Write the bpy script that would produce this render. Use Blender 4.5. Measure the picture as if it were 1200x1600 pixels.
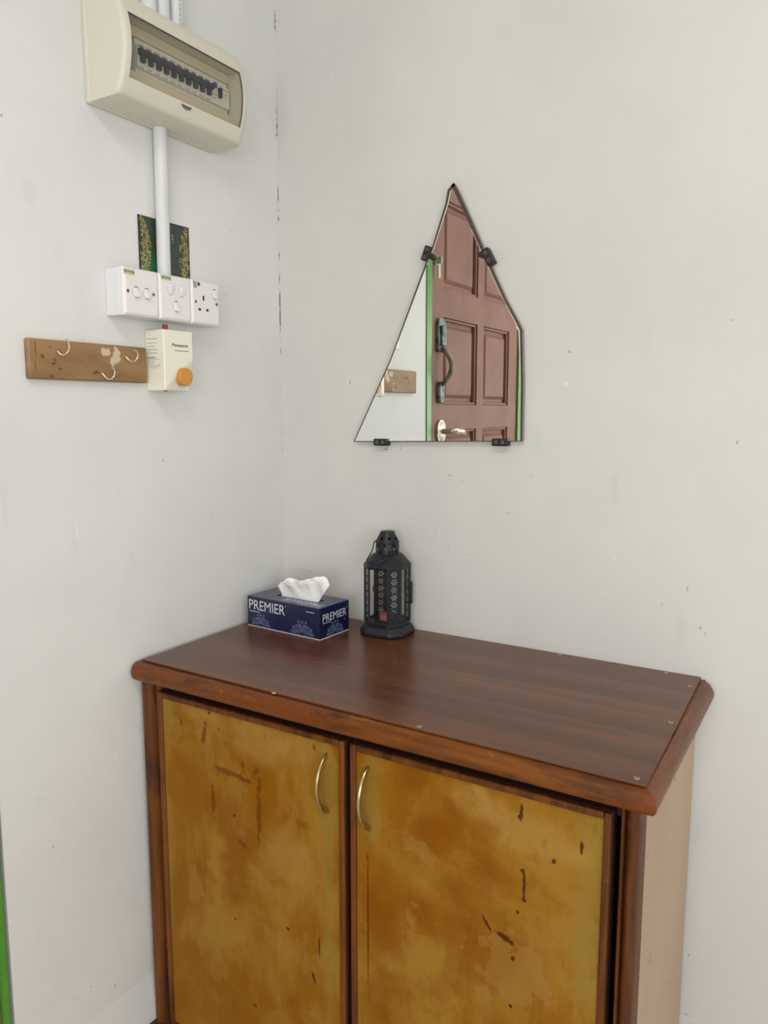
import bpy, bmesh, math, random
from mathutils import Vector, Matrix
import numpy as np

# ------------------------------------------------------------------ clear, camera, light, exposure
for o in list(bpy.data.objects):
    bpy.data.objects.remove(o, do_unlink=True)
scene = bpy.context.scene
COL = scene.collection
RND = random.Random(7)
PI = math.pi

YAW, PITCH, FPX = 31.4, 7.55, 1200.0
CAM = np.array([0.8075*1.44, -1.44, 1.30])
cd = bpy.data.cameras.new('camera')
cd.sensor_fit = 'VERTICAL'; cd.sensor_height = 36.0; cd.lens = 36.0*FPX/1600.0
cd.clip_start = 0.02
cam = bpy.data.objects.new('camera', cd); COL.objects.link(cam)
cam.location = CAM
cam.rotation_euler = (math.radians(90-PITCH), 0, math.radians(YAW))
scene.camera = cam

scene.view_settings.view_transform = 'Standard'
scene.view_settings.look = 'None'
scene.view_settings.gamma = 1.0
scene.view_settings.use_curve_mapping = False
scene.view_settings.exposure = 0.0

world = bpy.data.worlds.new('daylight'); scene.world = world
world.use_nodes = True
world.node_tree.nodes['Background'].inputs[0].default_value = (0.75, 0.87, 1.0, 1)
world.node_tree.nodes['Background'].inputs[1].default_value = 1.0

RX, RY, RZ = 3.0, -3.4, 2.75          # room: x 0..RX, y RY..0, z 0..RZ
WIN = (-3.15, -1.55, 0.70, 2.10)      # window in the right wall, out of view (y0,y1,z0,z1)
WI2 = (0.90, 2.40, 0.60, 2.00)        # window in the wall behind the photographer (x0,x1,z0,z1)

def area_light(name, loc, rot, sx, sy, power, col):
    l = bpy.data.lights.new(name, 'AREA'); l.shape = 'RECTANGLE'
    l.size = sx; l.size_y = sy; l.energy = power; l.color = col
    o = bpy.data.objects.new(name, l); COL.objects.link(o)
    o.location = loc; o.rotation_euler = rot
    return o
# daylight entering through the window, and the ceiling lamp's light
area_light('side_window_daylight', (RX+0.02, (WIN[0]+WIN[1])/2, (WIN[2]+WIN[3])/2), (math.radians(90), 0, math.radians(90)),
           WIN[1]-WIN[0]-.1, WIN[3]-WIN[2]-.1, 27.5, (1.0, 0.995, 0.985))
area_light('rear_window_daylight', ((WI2[0]+WI2[1])/2, RY-0.02, (WI2[2]+WI2[3])/2), (math.radians(90), 0, 0),
           WI2[1]-WI2[0]-.1, WI2[3]-WI2[2]-.1, 27.5, (1.0, 0.995, 0.985))
area_light('ceiling_lamp_light', (1.35, -1.65, RZ-0.115), (0, 0, 0), 1.15, 0.22, 14.0, (1.0, 0.965, 0.90))

# ------------------------------------------------------------------ pixels of the photograph to points
_a, _p = math.radians(YAW), math.radians(PITCH)
_fw0 = np.array([-math.sin(_a), math.cos(_a), 0]); _rt = np.array([math.cos(_a), math.sin(_a), 0]); _up0 = np.array([0, 0, 1.0])
_fw = _fw0*math.cos(_p)-_up0*math.sin(_p); _up = _up0*math.cos(_p)+_fw0*math.sin(_p)
def _hit(px, py, ax, v):
    d = _fw+_rt*(px-600)/FPX-_up*(py-800)/FPX
    return CAM+d*((v-CAM[ax])/d[ax])
def PL(px, py, x=0.0): return _hit(px, py, 0, x)      # on a plane parallel to the left wall
def PB(px, py, y=0.0): return _hit(px, py, 1, y)      # on a plane parallel to the back wall
def PH(px, py, z=0.0): return _hit(px, py, 2, z)      # on a level plane
def UL(px, py, w=0.0): q = PL(px, py, w); return (q[1], q[2])
def UB(px, py, w=0.0): q = PB(px, py, -w); return (q[0], q[2])

# ------------------------------------------------------------------ materials
def lin(c):
    return tuple(((v/255)/12.92 if v/255 <= .04045 else ((v/255+.055)/1.055)**2.4) for v in c)
class NT:
    def __init__(s, name):
        s.m = bpy.data.materials.new(name); s.m.use_nodes = True
        s.t = s.m.node_tree; s.n = s.t.nodes; s.bsdf = s.n['Principled BSDF']; s.out = s.n['Material Output']
        s.tc = s.n.new('ShaderNodeTexCoord')
        s.geo = s.n.new('ShaderNodeNewGeometry'); s.pos = s.geo.outputs['Position']
    def link(s, a, b): s.t.links.new(a, b)
    def setv(s, inp, v):
        if hasattr(v, 'is_linked') or isinstance(v, bpy.types.NodeSocket): s.link(v, inp)
        else: inp.default_value = v
    def node(s, typ, **kw):
        n = s.n.new(typ)
        for k, v in kw.items(): setattr(n, k, v)
        return n
    def noise(s, scale=5, detail=4, rough=.55, vec=None, stretch=None, dist=0.0):
        v = vec or s.pos
        if stretch:
            mp = s.node('ShaderNodeMapping'); s.link(v, mp.inputs[0]); mp.inputs['Scale'].default_value = stretch; v = mp.outputs[0]
        n = s.node('ShaderNodeTexNoise'); s.link(v, n.inputs['Vector'])
        n.inputs['Scale'].default_value = scale; n.inputs['Detail'].default_value = detail
        n.inputs['Roughness'].default_value = rough; n.inputs['Distortion'].default_value = dist
        return n.outputs['Fac']
    def ramp(s, fac, a, b, lo=0.0, hi=1.0):
        n = s.node('ShaderNodeMapRange'); n.clamp = True; n.interpolation_type = 'SMOOTHSTEP'
        s.link(fac, n.inputs[0]); n.inputs[1].default_value = a; n.inputs[2].default_value = b
        n.inputs[3].default_value = lo; n.inputs[4].default_value = hi
        return n.outputs[0]
    def mix(s, fac, c1, c2):
        n = s.node('ShaderNodeMix', data_type='RGBA')
        s.setv(n.inputs[0], fac)
        s.setv(n.inputs[6], c1 if not isinstance(c1, tuple) else (*c1[:3], 1))
        s.setv(n.inputs[7], c2 if not isinstance(c2, tuple) else (*c2[:3], 1))
        return n.outputs[2]
    def math(s, op, a, b=0.0):
        n = s.node('ShaderNodeMath', operation=op); s.setv(n.inputs[0], a); s.setv(n.inputs[1], b); return n.outputs[0]
    def spots(s, lst, soft=.35, warp=.35, wscale=60, wamp=None):
        """union of elongated blots: (centre, (rx,ry,rz), (ax,ay,az))"""
        nz = s.node('ShaderNodeTexNoise'); s.link(s.pos, nz.inputs['Vector']); nz.inputs['Scale'].default_value = wscale; nz.inputs['Detail'].default_value = 3
        acc = None
        for c, r, ang in lst:
            mp = s.node('ShaderNodeMapping', vector_type='TEXTURE'); s.link(s.pos, mp.inputs[0])
            mp.inputs['Location'].default_value = c; mp.inputs['Rotation'].default_value = ang; mp.inputs['Scale'].default_value = r
            ln = s.node('ShaderNodeVectorMath', operation='LENGTH'); s.link(mp.outputs[0], ln.inputs[0])
            d = ln.outputs['Value']
            acc = d if acc is None else s.math('MINIMUM', acc, d)
        w = s.math('MULTIPLY', s.math('SUBTRACT', nz.outputs['Fac'], .5), warp*4)
        d = s.math('ADD', acc, w)
        return s.ramp(d, 1.0, 1.0-soft)
    def bump(s, h, strength=.2, dist=.002):
        b = s.node('ShaderNodeBump'); b.inputs['Strength'].default_value = strength; b.inputs['Distance'].default_value = dist
        s.link(h, b.inputs['Height']); s.link(b.outputs[0], s.bsdf.inputs['Normal'])
    def base(s, c): s.setv(s.bsdf.inputs['Base Color'], (*c[:3], 1) if isinstance(c, tuple) else c)
    def p(s, **kw):
        for k, v in kw.items(): s.setv(s.bsdf.inputs[k.replace('_', ' ')], v)
        return s

def plain(name, rgb, rough=.5, metal=0.0, var=.06, scale=30, bump=0.0, coat=0.0, spec=.5):
    t = NT(name); c = lin(rgb)
    f = t.noise(scale, 4)
    t.base(t.mix(f, tuple(v*(1-var) for v in c), tuple(min(1, v*(1+var)) for v in c)))
    t.p(Roughness=rough, Metallic=metal, Coat_Weight=coat, Specular_IOR_Level=spec)
    if bump: t.bump(t.noise(scale*4, 4), bump, .001)
    return t.m

def wood(name, light, dark, grain=(1, 1, 1), scale=14, rough=.4, coat=.0, worn=None, red=None, streak=.5, blot=None):
    """grain = stretch factors: small along the grain"""
    t = NT(name)
    a = t.noise(scale, 6, .6, stretch=grain, dist=.6)
    b = t.noise(scale*4.5, 5, .6, stretch=grain)
    f = t.math('ADD', t.math('MULTIPLY', a, 1-streak*.5), t.math('MULTIPLY', b, streak*.5))
    c = t.mix(t.ramp(f, .36, .64), lin(dark), lin(light))
    if red: c = t.mix(t.ramp(t.noise(5, 3), .45, .68), c, lin(red))
    if worn: c = t.mix(t.ramp(t.noise(26, 5, .65, stretch=(1, 1, 1)), .60, .72), c, lin(worn))
    if blot: c = t.mix(t.ramp(t.noise(15, 5, .65, stretch=tuple(max(q, .35) for q in grain)), .50, .66, 0, .8), c, lin(blot))
    t.base(c); t.p(Roughness=rough, Coat_Weight=coat, Coat_Roughness=.2, Specular_IOR_Level=.3)
    t.bump(b, .12, .0006)
    return t.m

MAT = {}
def wall_mat(name, base, tint, marks, pale, stains, crack_axis, extra=None):
    t = NT(name)
    big = t.noise(1.7, 4, .6)
    c = t.mix(t.ramp(big, .35, .65), lin(base), lin(tint))
    streak = t.noise(7, 5, .6, stretch=(1, 1, .35))
    c = t.mix(t.ramp(streak, .55, .80, 0, .35), c, lin((197, 197, 193)))
    grime = t.ramp(t.noise(34, 6, .7), .685, .75, 0, .40)
    c = t.mix(grime, c, lin((160, 158, 152)))
    if stains: c = t.mix(t.math('MULTIPLY', t.spots(stains, .9, .45, 25), .075), c, lin((140, 140, 136)))
    if pale: c = t.mix(t.math('MULTIPLY', t.spots(pale, .6, .3, 150), .32), c, lin((238, 236, 230)))
    if marks: c = t.mix(t.math('MULTIPLY', t.spots(marks, .6, .35, 220), .52), c, lin((92, 88, 82)))
    # the plaster crack that runs down the corner
    sep = t.node('ShaderNodeSeparateXYZ'); t.link(t.pos, sep.inputs[0])
    dist = t.math('ABSOLUTE', sep.outputs[crack_axis])
    zc = t.node('ShaderNodeCombineXYZ'); t.link(sep.outputs[2], zc.inputs[2])
    seg = t.ramp(t.noise(5.5, 5, .75, vec=zc.outputs[0]), .50, .56)
    wd = t.noise(60, 3, vec=zc.outputs[0])
    near = t.ramp(t.math('SUBTRACT', dist, t.math('MULTIPLY', wd, .0016)), .0012, .0002)
    up = t.ramp(sep.outputs[2], 1.15, 1.45, .15, 1.0)
    c = t.mix(t.math('MULTIPLY', t.math('MULTIPLY', near, seg), up), c, lin((78, 76, 72)))
    t.base(c); t.p(Roughness=.62, Specular_IOR_Level=.35)
    h = t.math('ADD', t.math('MULTIPLY', t.noise(9, 5, .5), 1.0), t.math('MULTIPLY', t.noise(120, 3), .12))
    t.bump(h, .28, .006)
    return t.m

def mk_left(lst):   # (px,py, half-width px, half-height px, tilt)
    out = []
    for px, py, a, b, g in lst:
        q = PL(px, py); k = .95/1000
        out.append(((0, q[1], q[2]), (1, a*k*1.25, b*k), (math.radians(g), 0, 0)))
    return out
def mk_back(lst):
    out = []
    for px, py, a, b, g in lst:
        q = PB(px, py); k = .95/1000
        out.append(((q[0], 0, q[2]), (a*k, 1, b*k), (0, math.radians(g), 0)))
    return out
MAT['wall_left'] = wall_mat('white_plaster_left', (222, 222, 219), (214, 215, 213),
    mk_left([(2, 180, 3, 3, 0), (362, 362, 3, 2, 30), (352, 460, 2, 2, 0), (62, 1250, 2, 2, 0), (255, 720, 2, 4, 10), (430, 838, 2, 2, 0), (83, 1324, 2, 2, 0), (142, 1542, 2, 2, 0), (180, 1540, 2, 4, 10)]),
    mk_left([(180, 1180, 3, 14, 8), (120, 830, 3, 22, 4), (95, 650, 4, 3, 0), (33, 512, 4, 3, 0)]),
    mk_left([(205, 870, 9, 26, 10), (118, 850, 10, 40, 0), (115, 1560, 12, 14, 0), (258, 650, 30, 12, 0), (330, 805, 10, 30, 20), (8, 800, 10, 60, 0), (45, 300, 14, 30, 0)]), 1)
MAT['wall_back'] = wall_mat('white_plaster_back', (211, 210, 205), (204, 203, 199),
    mk_back([(1152, 691, 2.2, 5, 15), (1094, 981, 4, 3, 40), (1102, 990, 2, 3, 40), (461, 797, 2, 2, 0), (447, 622, 3, 2, 30), (485, 893, 4, 1.5, 0), (641, 812, 2, 2, 0),
             (703, 743, 7, 1.6, 0), (723, 752, 2, 2, 0), (795, 802, 5, 1.4, 5), (700, 858, 5, 1.4, 0), (733, 866, 5, 1.2, 0), (547, 598, 2, 9, 12), (1074, 920, 1.6, 6, 0), (1072, 1585, 7, 1.6, 0),
             (1076, 1492, 3, 3, 0), (1145, 500, 2, 2, 0), (626, 700, 2, 5, 5), (603, 702, 8, 3, 0), (586, 574, 1, 1, 0), (830, 745, 2, 2, 0), (1034, 945, 2, 2, 0), (950, 900, 1.5, 1.5, 0), (890, 550, 4, 4, 0)]),
    mk_back([(686, 835, 1.6, 16, 3), (908, 918, 2, 8, 20), (947, 925, 2, 6, 30), (1052, 822, 2, 4, 0), (520, 118, 3, 8, 0), (885, 600, 8, 8, 0), (960, 872, 3, 6, 10), (1102, 863, 5, 3, 0), (448, 880, 3, 10, 0)]),
    mk_back([(600, 700, 40, 8, 0), (790, 700, 22, 7, 0), (1090, 1300, 10, 40, 0), (960, 760, 12, 60, 0), (840, 690, 14, 40, 0), (1065, 980, 14, 60, 0)]), 0)
MAT['wall_plain'] = plain('white_plaster_plain', (216, 214, 208), .65, var=.03, scale=3, bump=.1)
MAT['ceiling'] = plain('ceiling_white', (228, 227, 222), .7, var=.02, scale=3)
MAT['floor'] = plain('floor_tile', (200, 193, 182), .45, var=.12, scale=5)
MAT['skirting'] = plain('skirting_white', (216, 214, 206), .55, var=.05, scale=12, bump=.15)
MAT['green'] = plain('green_gloss_paint', (82, 144, 48), .35, var=.15, scale=25)

def door_paint():
    t = NT('brown_pink_door_paint')
    c = t.mix(t.ramp(t.noise(6, 5), .35, .65), lin((142, 104, 92)), lin((132, 95, 84)))
    c = t.mix(t.ramp(t.noise(28, 5, .65, stretch=(1, 1, .5)), .66, .74, 0, .6), c, lin((112, 68, 62)))
    t.base(c); t.p(Roughness=.6, Specular_IOR_Level=.3); t.bump(t.noise(60, 4), .08, .001)
    return t.m
MAT['door'] = door_paint()

# ------------------------------------------------------------------ mesh helpers
ORG = {}
def frameW(u, v, w): return (u, v, w)                 # world
def frameL(u, v, w): return (w, u, v)                 # on the left wall: u towards the corner, v up, w out
def frameB(u, v, w): return (u, -w, v)                # on the back wall / cabinet front: u right, v up, w out
class MB:
    def __init__(s, tf=frameW): s.v = []; s.f = []; s.tf = tf
    def add(s, vs, fs):
        k = len(s.v); s.v += [s.tf(*q) for q in vs]; s.f += [tuple(i+k for i in f) for f in fs]
    def box(s, a0, a1, b0, b1, c0, c1):
        vs = [(x, y, z) for z in (c0, c1) for y in (b0, b1) for x in (a0, a1)]
        s.add(vs, [(0, 2, 3, 1), (4, 5, 7, 6), (0, 1, 5, 4), (2, 6, 7, 3), (0, 4, 6, 2), (1, 3, 7, 5)]); return s
    def prism(s, poly, c0, c1, top=None):
        """poly in (u,v) counter-clockwise, extruded along w; top = optional outline at c1"""
        n = len(poly); top = top or poly
        s.add([(p[0], p[1], c0) for p in poly]+[(p[0], p[1], c1) for p in top],
              [tuple(range(n-1, -1, -1)), tuple(range(n, 2*n))]+[(i, (i+1) % n, n+(i+1) % n, n+i) for i in range(n)]); return s
    def loft(s, rings, closed=True, caps=True):
        n = len(rings[0]); vs = [q for r in rings for q in r]; fs = []
        m = n if closed else n-1
        for k in range(len(rings)-1):
            for i in range(m):
                j = (i+1) % n
                fs.append((k*n+i, k*n+j, (k+1)*n+j, (k+1)*n+i))
        if caps and closed:
            fs.append(tuple(range(n-1, -1, -1))); fs.append(tuple(range((len(rings)-1)*n, len(rings)*n)))
        s.add(vs, fs); return s
    def disc(s, cu, cv, r, w0, w1, n=20, r1=None, sq=1.0):
        r1 = r if r1 is None else r1
        a = [(cu+r*math.cos(2*PI*i/n), cv+sq*r*math.sin(2*PI*i/n)) for i in range(n)]
        b = [(cu+r1*math.cos(2*PI*i/n), cv+sq*r1*math.sin(2*PI*i/n)) for i in range(n)]
        return s.prism(a, w0, w1, b)
    def lathe(s, prof, cu, cv, n=24, cap=True):
        """prof (r,w) around the w axis at (cu,cv)"""
        return s.loft([[(cu+r*math.cos(2*PI*i/n), cv+r*math.sin(2*PI*i/n), w) for i in range(n)] for r, w in prof], True, cap)
    def tube(s, pts, r, n=8, rr=None, flat=1.0):
        P = [Vector(p) for p in pts]; rings = []
        T0 = (P[1]-P[0]).normalized()
        N = T0.orthogonal().normalized()
        for i, p in enumerate(P):
            T = (P[min(i+1, len(P)-1)]-P[max(i-1, 0)]).normalized()
            N = (N-T*N.dot(T)).normalized(); Bn = T.cross(N)
            q = rr[i] if rr else r
            rings.append([tuple(p+N*(q*math.cos(2*PI*k/n))+Bn*(q*flat*math.sin(2*PI*k/n))) for k in range(n)])
        return s.loft(rings)
    def ribbon(s, pts, wid, w0, w1):
        """flat printed stroke in the u,v plane between w0 and w1"""
        n = len(pts); l = []; r = []
        for i in range(n):
            a = pts[max(i-1, 0)]; b = pts[min(i+1, n-1)]
            dx, dy = b[0]-a[0], b[1]-a[1]; d = math.hypot(dx, dy) or 1
            ww = wid[i] if isinstance(wid, list) else wid
            nx, ny = -dy/d*ww/2, dx/d*ww/2
            l.append((pts[i][0]+nx, pts[i][1]+ny)); r.append((pts[i][0]-nx, pts[i][1]-ny))
        vs = [(*p, w1) for p in l]+[(*p, w1) for p in r]
        fs = [(i, n+i, n+i+1, i+1) for i in range(n-1)]
        s.add(vs, fs); return s
    def text(s, txt, u0, v0, wd, ht, w, bold=0.0, slant=0.0, M=None):
        c = bpy.data.curves.new('t', 'FONT'); c.body = txt; c.offset = bold; c.resolution_u = 3
        o = bpy.data.objects.new('t', c); COL.objects.link(o)
        bpy.context.view_layer.update()
        me = bpy.data.meshes.new_from_object(o.evaluated_get(bpy.context.evaluated_depsgraph_get()))
        vs = [v.co.copy() for v in me.vertices]; fs = [tuple(p.vertices) for p in me.polygons]
        bpy.data.objects.remove(o); bpy.data.curves.remove(c); bpy.data.meshes.remove(me)
        x0 = min(v.x for v in vs); x1 = max(v.x for v in vs); y0 = min(v.y for v in vs); y1 = max(v.y for v in vs)
        pts = []
        for v in vs:
            a = (v.x-x0)/(x1-x0)*wd; b = (v.y-y0)/(y1-y0)*ht
            a += slant*b
            pts.append((u0+a, v0+b, w) if M is None else M(a, b))
        s.add(pts, fs); return s
    def build(s, name, mat, parent=None, bevel=0.0, seg=2, smooth=35, label=None, loc=None, kind=None, group=None, cat=None):
        org = Vector(loc) if loc is not None else (ORG.get(parent.name, Vector()) if parent else Vector())
        me = bpy.data.meshes.new(name)
        me.from_pydata([tuple(Vector(v)-org) for v in s.v], [], s.f)
        bm = bmesh.new(); bm.from_mesh(me); bmesh.ops.recalc_face_normals(bm, faces=bm.faces[:]); bm.to_mesh(me); bm.free()
        if smooth:
            for p in me.polygons: p.use_smooth = True
            me.set_sharp_from_angle(angle=math.radians(smooth))
        o = bpy.data.objects.new(name, me); COL.objects.link(o)
        if mat is not None: me.materials.append(MAT[mat] if isinstance(mat, str) else mat)
        if parent is not None:
            o.parent = parent; o.location = org-ORG.get(parent.name, Vector())
        else: o.location = org
        ORG[o.name] = org
        if bevel:
            b = o.modifiers.new('edge', 'BEVEL'); b.width = bevel; b.segments = seg; b.limit_method = 'ANGLE'; b.angle_limit = math.radians(40)
        tag(o, label, cat, group, kind)
        return o
def tag(o, label=None, cat=None, group=None, kind=None):
    if label: o['label'] = label
    if cat: o['category'] = cat
    if group: o['group'] = group
    if kind: o['kind'] = kind
def thing(name, loc, label, cat, group=None, kind=None):
    o = bpy.data.objects.new(name, None); COL.objects.link(o); o.location = loc; o.empty_display_size = .05
    ORG[o.name] = Vector(loc); tag(o, label, cat, group, kind); return o
def arc(cx, cy, r, a0, a1, n=10, sq=1.0):
    return [(cx+r*math.cos(math.radians(a0+(a1-a0)*i/n)), cy+sq*r*math.sin(math.radians(a0+(a1-a0)*i/n))) for i in range(n+1)]

# ------------------------------------------------------------------ the room
DY0, DY1, DZ = -0.772, -1.512, 2.06     # door opening in the left wall (leaf edges)
FR = 0.020                              # green frame strip
def struct(name, mb, mat, label, cat, bevel=0):
    return mb.build(name, mat, None, bevel=bevel, label=label, cat=cat, kind='structure')
struct('floor', MB().box(-.15, RX+.15, RY-.15, .15, -.1, 0), 'floor', 'pale plain floor of the room', 'floor')
struct('ceiling', MB().box(-.15, RX+.15, RY-.15, .15, RZ, RZ+.1), 'ceiling', 'plain white ceiling above the room', 'ceiling')
struct('wall_back', MB().box(-.15, RX+.15, 0, .15, 0, RZ), 'wall_back', 'scuffed white plaster wall behind the cabinet, carrying the mirror', 'wall')
m = MB()
m.box(-.15, 0, DY0+FR, 0, 0, RZ); m.box(-.15, 0, RY-.15, DY1-FR, 0, RZ); m.box(-.15, 0, DY1-FR, DY0+FR, DZ+FR, RZ)
struct('wall_left', m, 'wall_left', 'smudged white plaster wall with the switches and the fuse box', 'wall')
m = MB()
m.box(RX, RX+.15, RY-.15, WIN[0], 0, RZ); m.box(RX, RX+.15, WIN[1], 0, 0, RZ)
m.box(RX, RX+.15, WIN[0], WIN[1], 0, WIN[2]); m.box(RX, RX+.15, WIN[0], WIN[1], WIN[3], RZ)
struct('wall_right', m, 'wall_plain', 'plain white wall with the window, on the far right out of view', 'wall')
m = MB()
m.box(0, WI2[0], RY-.15, RY, 0, RZ); m.box(WI2[1], RX, RY-.15, RY, 0, RZ)
m.box(WI2[0], WI2[1], RY-.15, RY, 0, WI2[2]); m.box(WI2[0], WI2[1], RY-.15, RY, WI2[3], RZ)
struct('wall_front', m, 'wall_plain', 'plain white wall with a window, behind the viewer', 'wall')
MAT['frame_white'] = plain('window_frame_white', (225, 225, 220), .4, var=.02)
w = thing('window_1', (RX, (WIN[0]+WIN[1])/2, WIN[2]), 'open white framed window in the right wall, out of view', 'window', kind='structure')
m = MB()
for a, b in ((WIN[0], WIN[0]+.05), (WIN[1]-.05, WIN[1])): m.box(RX-.01, RX+.09, a, b, WIN[2], WIN[3])
for a, b in ((WIN[2], WIN[2]+.05), (WIN[3]-.05, WIN[3])): m.box(RX-.01, RX+.09, WIN[0]+.05, WIN[1]-.05, a, b)
m.build('window_frame', 'frame_white', w)
for k in range(1, 4):
    y = WIN[0]+(WIN[1]-WIN[0])*k/4
    MB().box(RX+.054, RX+.07, y-.008, y+.008, WIN[2]+.05, WIN[3]-.05).build('window_bar', 'frame_white', w)

w = thing('window_2', ((WI2[0]+WI2[1])/2, RY, WI2[2]), 'open white framed window in the wall behind the viewer', 'window', kind='structure')
m = MB()
for a, b in ((WI2[0], WI2[0]+.05), (WI2[1]-.05, WI2[1])): m.box(a, b, RY-.09, RY+.01, WI2[2], WI2[3])
for a, b in ((WI2[2], WI2[2]+.05), (WI2[3]-.05, WI2[3])): m.box(WI2[0]+.05, WI2[1]-.05, RY-.09, RY+.01, a, b)
m.build('window_frame', 'frame_white', w)
for k in range(1, 4):
    x = WI2[0]+(WI2[1]-WI2[0])*k/4
    MB().box(x-.008, x+.008, RY-.07, RY-.054, WI2[2]+.05, WI2[3]-.05).build('window_bar', 'frame_white', w)

# cement skirting painted over with the walls
def skirt(name, tf, u0, u1, mat, label):
    m = MB(tf)
    prof = [(0, 0), (.013, 0), (.012, .060), (.008, .095), (.0035, .125), (0, .150)]
    m.loft([[(u, v, wq) for wq, v in prof] for u in [u0+(u1-u0)*i/12 for i in range(13)]])
    struct(name, m, mat, label, 'skirting')
skirt('baseboard_left', frameL, DY0+.012, -.0135, 'wall_left', 'low white painted cement skirting along the wall under the switches')
skirt('baseboard_back', frameB, .0, RX, 'wall_back', 'low white painted cement skirting along the wall under the mirror')

# ceiling lamp (out of view, lights the room)
MAT['lamp_body'] = plain('lamp_body_white', (235, 235, 232), .4, var=.01)
t = NT('lit_tube'); t.p(Emission_Strength=3.0); t.bsdf.inputs['Emission Color'].default_value = (1, .96, .9, 1); MAT['lit_tube'] = t.m
cl = thing('ceiling_lamp', (1.35, -1.65, RZ), 'white tube lamp on the ceiling above the viewer', 'lamp')
MB().box(.75, 1.95, -1.69, -1.61, RZ-.055, RZ).build('lamp_body', 'lamp_body', cl, bevel=.004)
m = MB(); m.tube([(.79, -1.65, RZ-.085), (1.91, -1.65, RZ-.085)], .014, 12); m.build('lamp_tube', 'lit_tube', cl)
for x in (.775, 1.925): MB().box(x-.016, x+.016, -1.67, -1.63, RZ-.105, RZ-.05).build('tube_holder', 'lamp_body', cl)

# ------------------------------------------------------------------ door in the left wall (seen in the mirror)
tm = MB(frameL)
tm.prism([(DY0, 0), (DY0+.010, 0), (DY0+.011, .55), (DY0+.026, 1.10), (DY0+.032, 1.5), (DY0+.034, DZ+.034), (DY0, DZ+.034)], -.12, .004)
tm.box(DY1-.030, DY1, 0, DZ+.034, -.12, .004); tm.box(DY1, DY0, DZ, DZ+.034, -.12, .004)
struct('trim_1', tm, 'green', 'bright green painted frame around the brown door', 'door frame')
d = thing('door_1', (-.02, (DY0+DY1)/2, 0), 'dusty red-brown panelled door in a green frame, seen in the mirror', 'door', kind='structure')
def my(yv): return -.024-yv*1.0511       # virtual (mirrored) y -> real y
cols = [(-1.132, -.866), (-1.424, -1.186)]
rows = [(.16, .66), (.74, 1.235), (1.318, 1.600), (1.692, 1.968)]
G = .0016
leaf = MB(frameL)
# stiles and rails as one slab with panel openings
us = [DY1+G, cols[1][0], cols[1][1], cols[0][0], cols[0][1], DY0-G]
vs_ = [.006]+[q for r in rows for q in r]+[DZ-.003]
for i in range(5):
    for j in range(len(vs_)-1):
        hole = (i in (1, 3)) and (j % 2 == 1)
        if hole: leaf.box(us[i], us[i+1], vs_[j], vs_[j+1], -.045, -.022)
        else: leaf.box(us[i], us[i+1], vs_[j], vs_[j+1], -.045, -.004)
leaf.build('door_leaf', 'door', d)
for (a, b) in cols:
    for (z0, z1) in rows:
        pm = MB(frameL)
        s_ = .034
        pm.prism([(a+.022, z0+.022), (b-.022, z0+.022), (b-.022, z1-.022), (a+.022, z1-.022)], -.022, -.010,
                 [(a+s_, z0+s_), (b-s_, z0+s_), (b-s_, z1-s_), (a+s_, z1-s_)])
        pm.build('door_panel', 'door', d, bevel=.002)
        mo = MB(frameL)
        for q0, q1, r0, r1 in ((a, b, z0, z0+.010), (a, b, z1-.010, z1), (a, a+.010, z0+.01, z1-.01), (b-.010, b, z0+.01, z1-.01)):
            mo.box(q0, q1, r0, r1, -.022, -.009)
        mo.build('panel_moulding', 'door', d, bevel=.003)
t = NT('tarnished_bronze'); t.base(t.mix(t.ramp(t.noise(60, 4), .4, .62), lin((70, 80, 78)), lin((128, 142, 138)))); t.p(Metallic=.25, Roughness=.5); MAT['bronze'] = t.m
t = NT('worn_brass_grip'); t.base(t.mix(t.ramp(t.noise(40, 4), .4, .62), lin((92, 86, 74)), lin((140, 128, 108)))); t.p(Metallic=.3, Roughness=.45); MAT['grip'] = t.m
MAT['satin_steel'] = plain('satin_steel', (190, 184, 170), .36, 1.0, var=.08, scale=40)
MAT['dark_hole'] = plain('dark_hole', (22, 20, 20), .8)
yc = my(.775)
h = MB(frameL)
h.prism([(yc+x, z) for x, z in [(-.026, 1.486), (.026, 1.486), (.026, 1.575), (.018, 1.592), (-.018, 1.592), (-.026, 1.575)]], -.004, .008)
ph = h.build('pull_plate', 'bronze', d, bevel=.003, label='tarnished bronze plate of the pull handle')
h = MB(frameL); h.prism([(yc+x, z) for x, z in [(-.015, 1.505), (.015, 1.505), (.017, 1.57), (-.017, 1.57)]], .008, .016); h.build('thumb_latch', 'bronze', ph, bevel=.004)
h = MB(frameL); h.prism([(yc+x, z) for x, z in [(-.017, 1.335), (-.009, 1.322), (.009, 1.322), (.017, 1.335), (.019, 1.375), (.010, 1.392), (-.010, 1.392), (-.019, 1.375)]], -.004, .010)
h.build('pull_foot', 'bronze', d, bevel=.004)
pts = []
for i in range(15):
    s_ = i/14; pts.append((yc, 1.498-.118*s_,   .006+.036*math.sin(PI*min(1, s_*1.02))**.8))
h = MB(frameL); h.tube(pts, .009, 10, rr=[.0085-.0015*abs(i-5)/9 for i in range(15)]); h.build('pull_grip', 'grip', d)
yl = my(.782); zl = 1.3-.062*1.0511-.004
h = MB(frameL); h.disc(yl, zl, .030, -.004, .004, 24, sq=1.25); h.disc(yl, zl, .027, .004, .010, 24, .016, 1.25); h.build('lever_rose', 'satin_steel', d, smooth=50, label='satin steel oval rose of the lever handle')
h = MB(frameL); h.tube([(yl, zl, .006), (yl, zl, .040), (yl-.012, zl, .050), (yl-.04, zl, .052), (yl-.062, zl-.003, .051), (yl-.080, zl-.010, .047)], .009, 12, rr=[.010, .010, .0105, .011, .012, .007], flat=.8)
h.build('lever', 'satin_steel', d)
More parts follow.
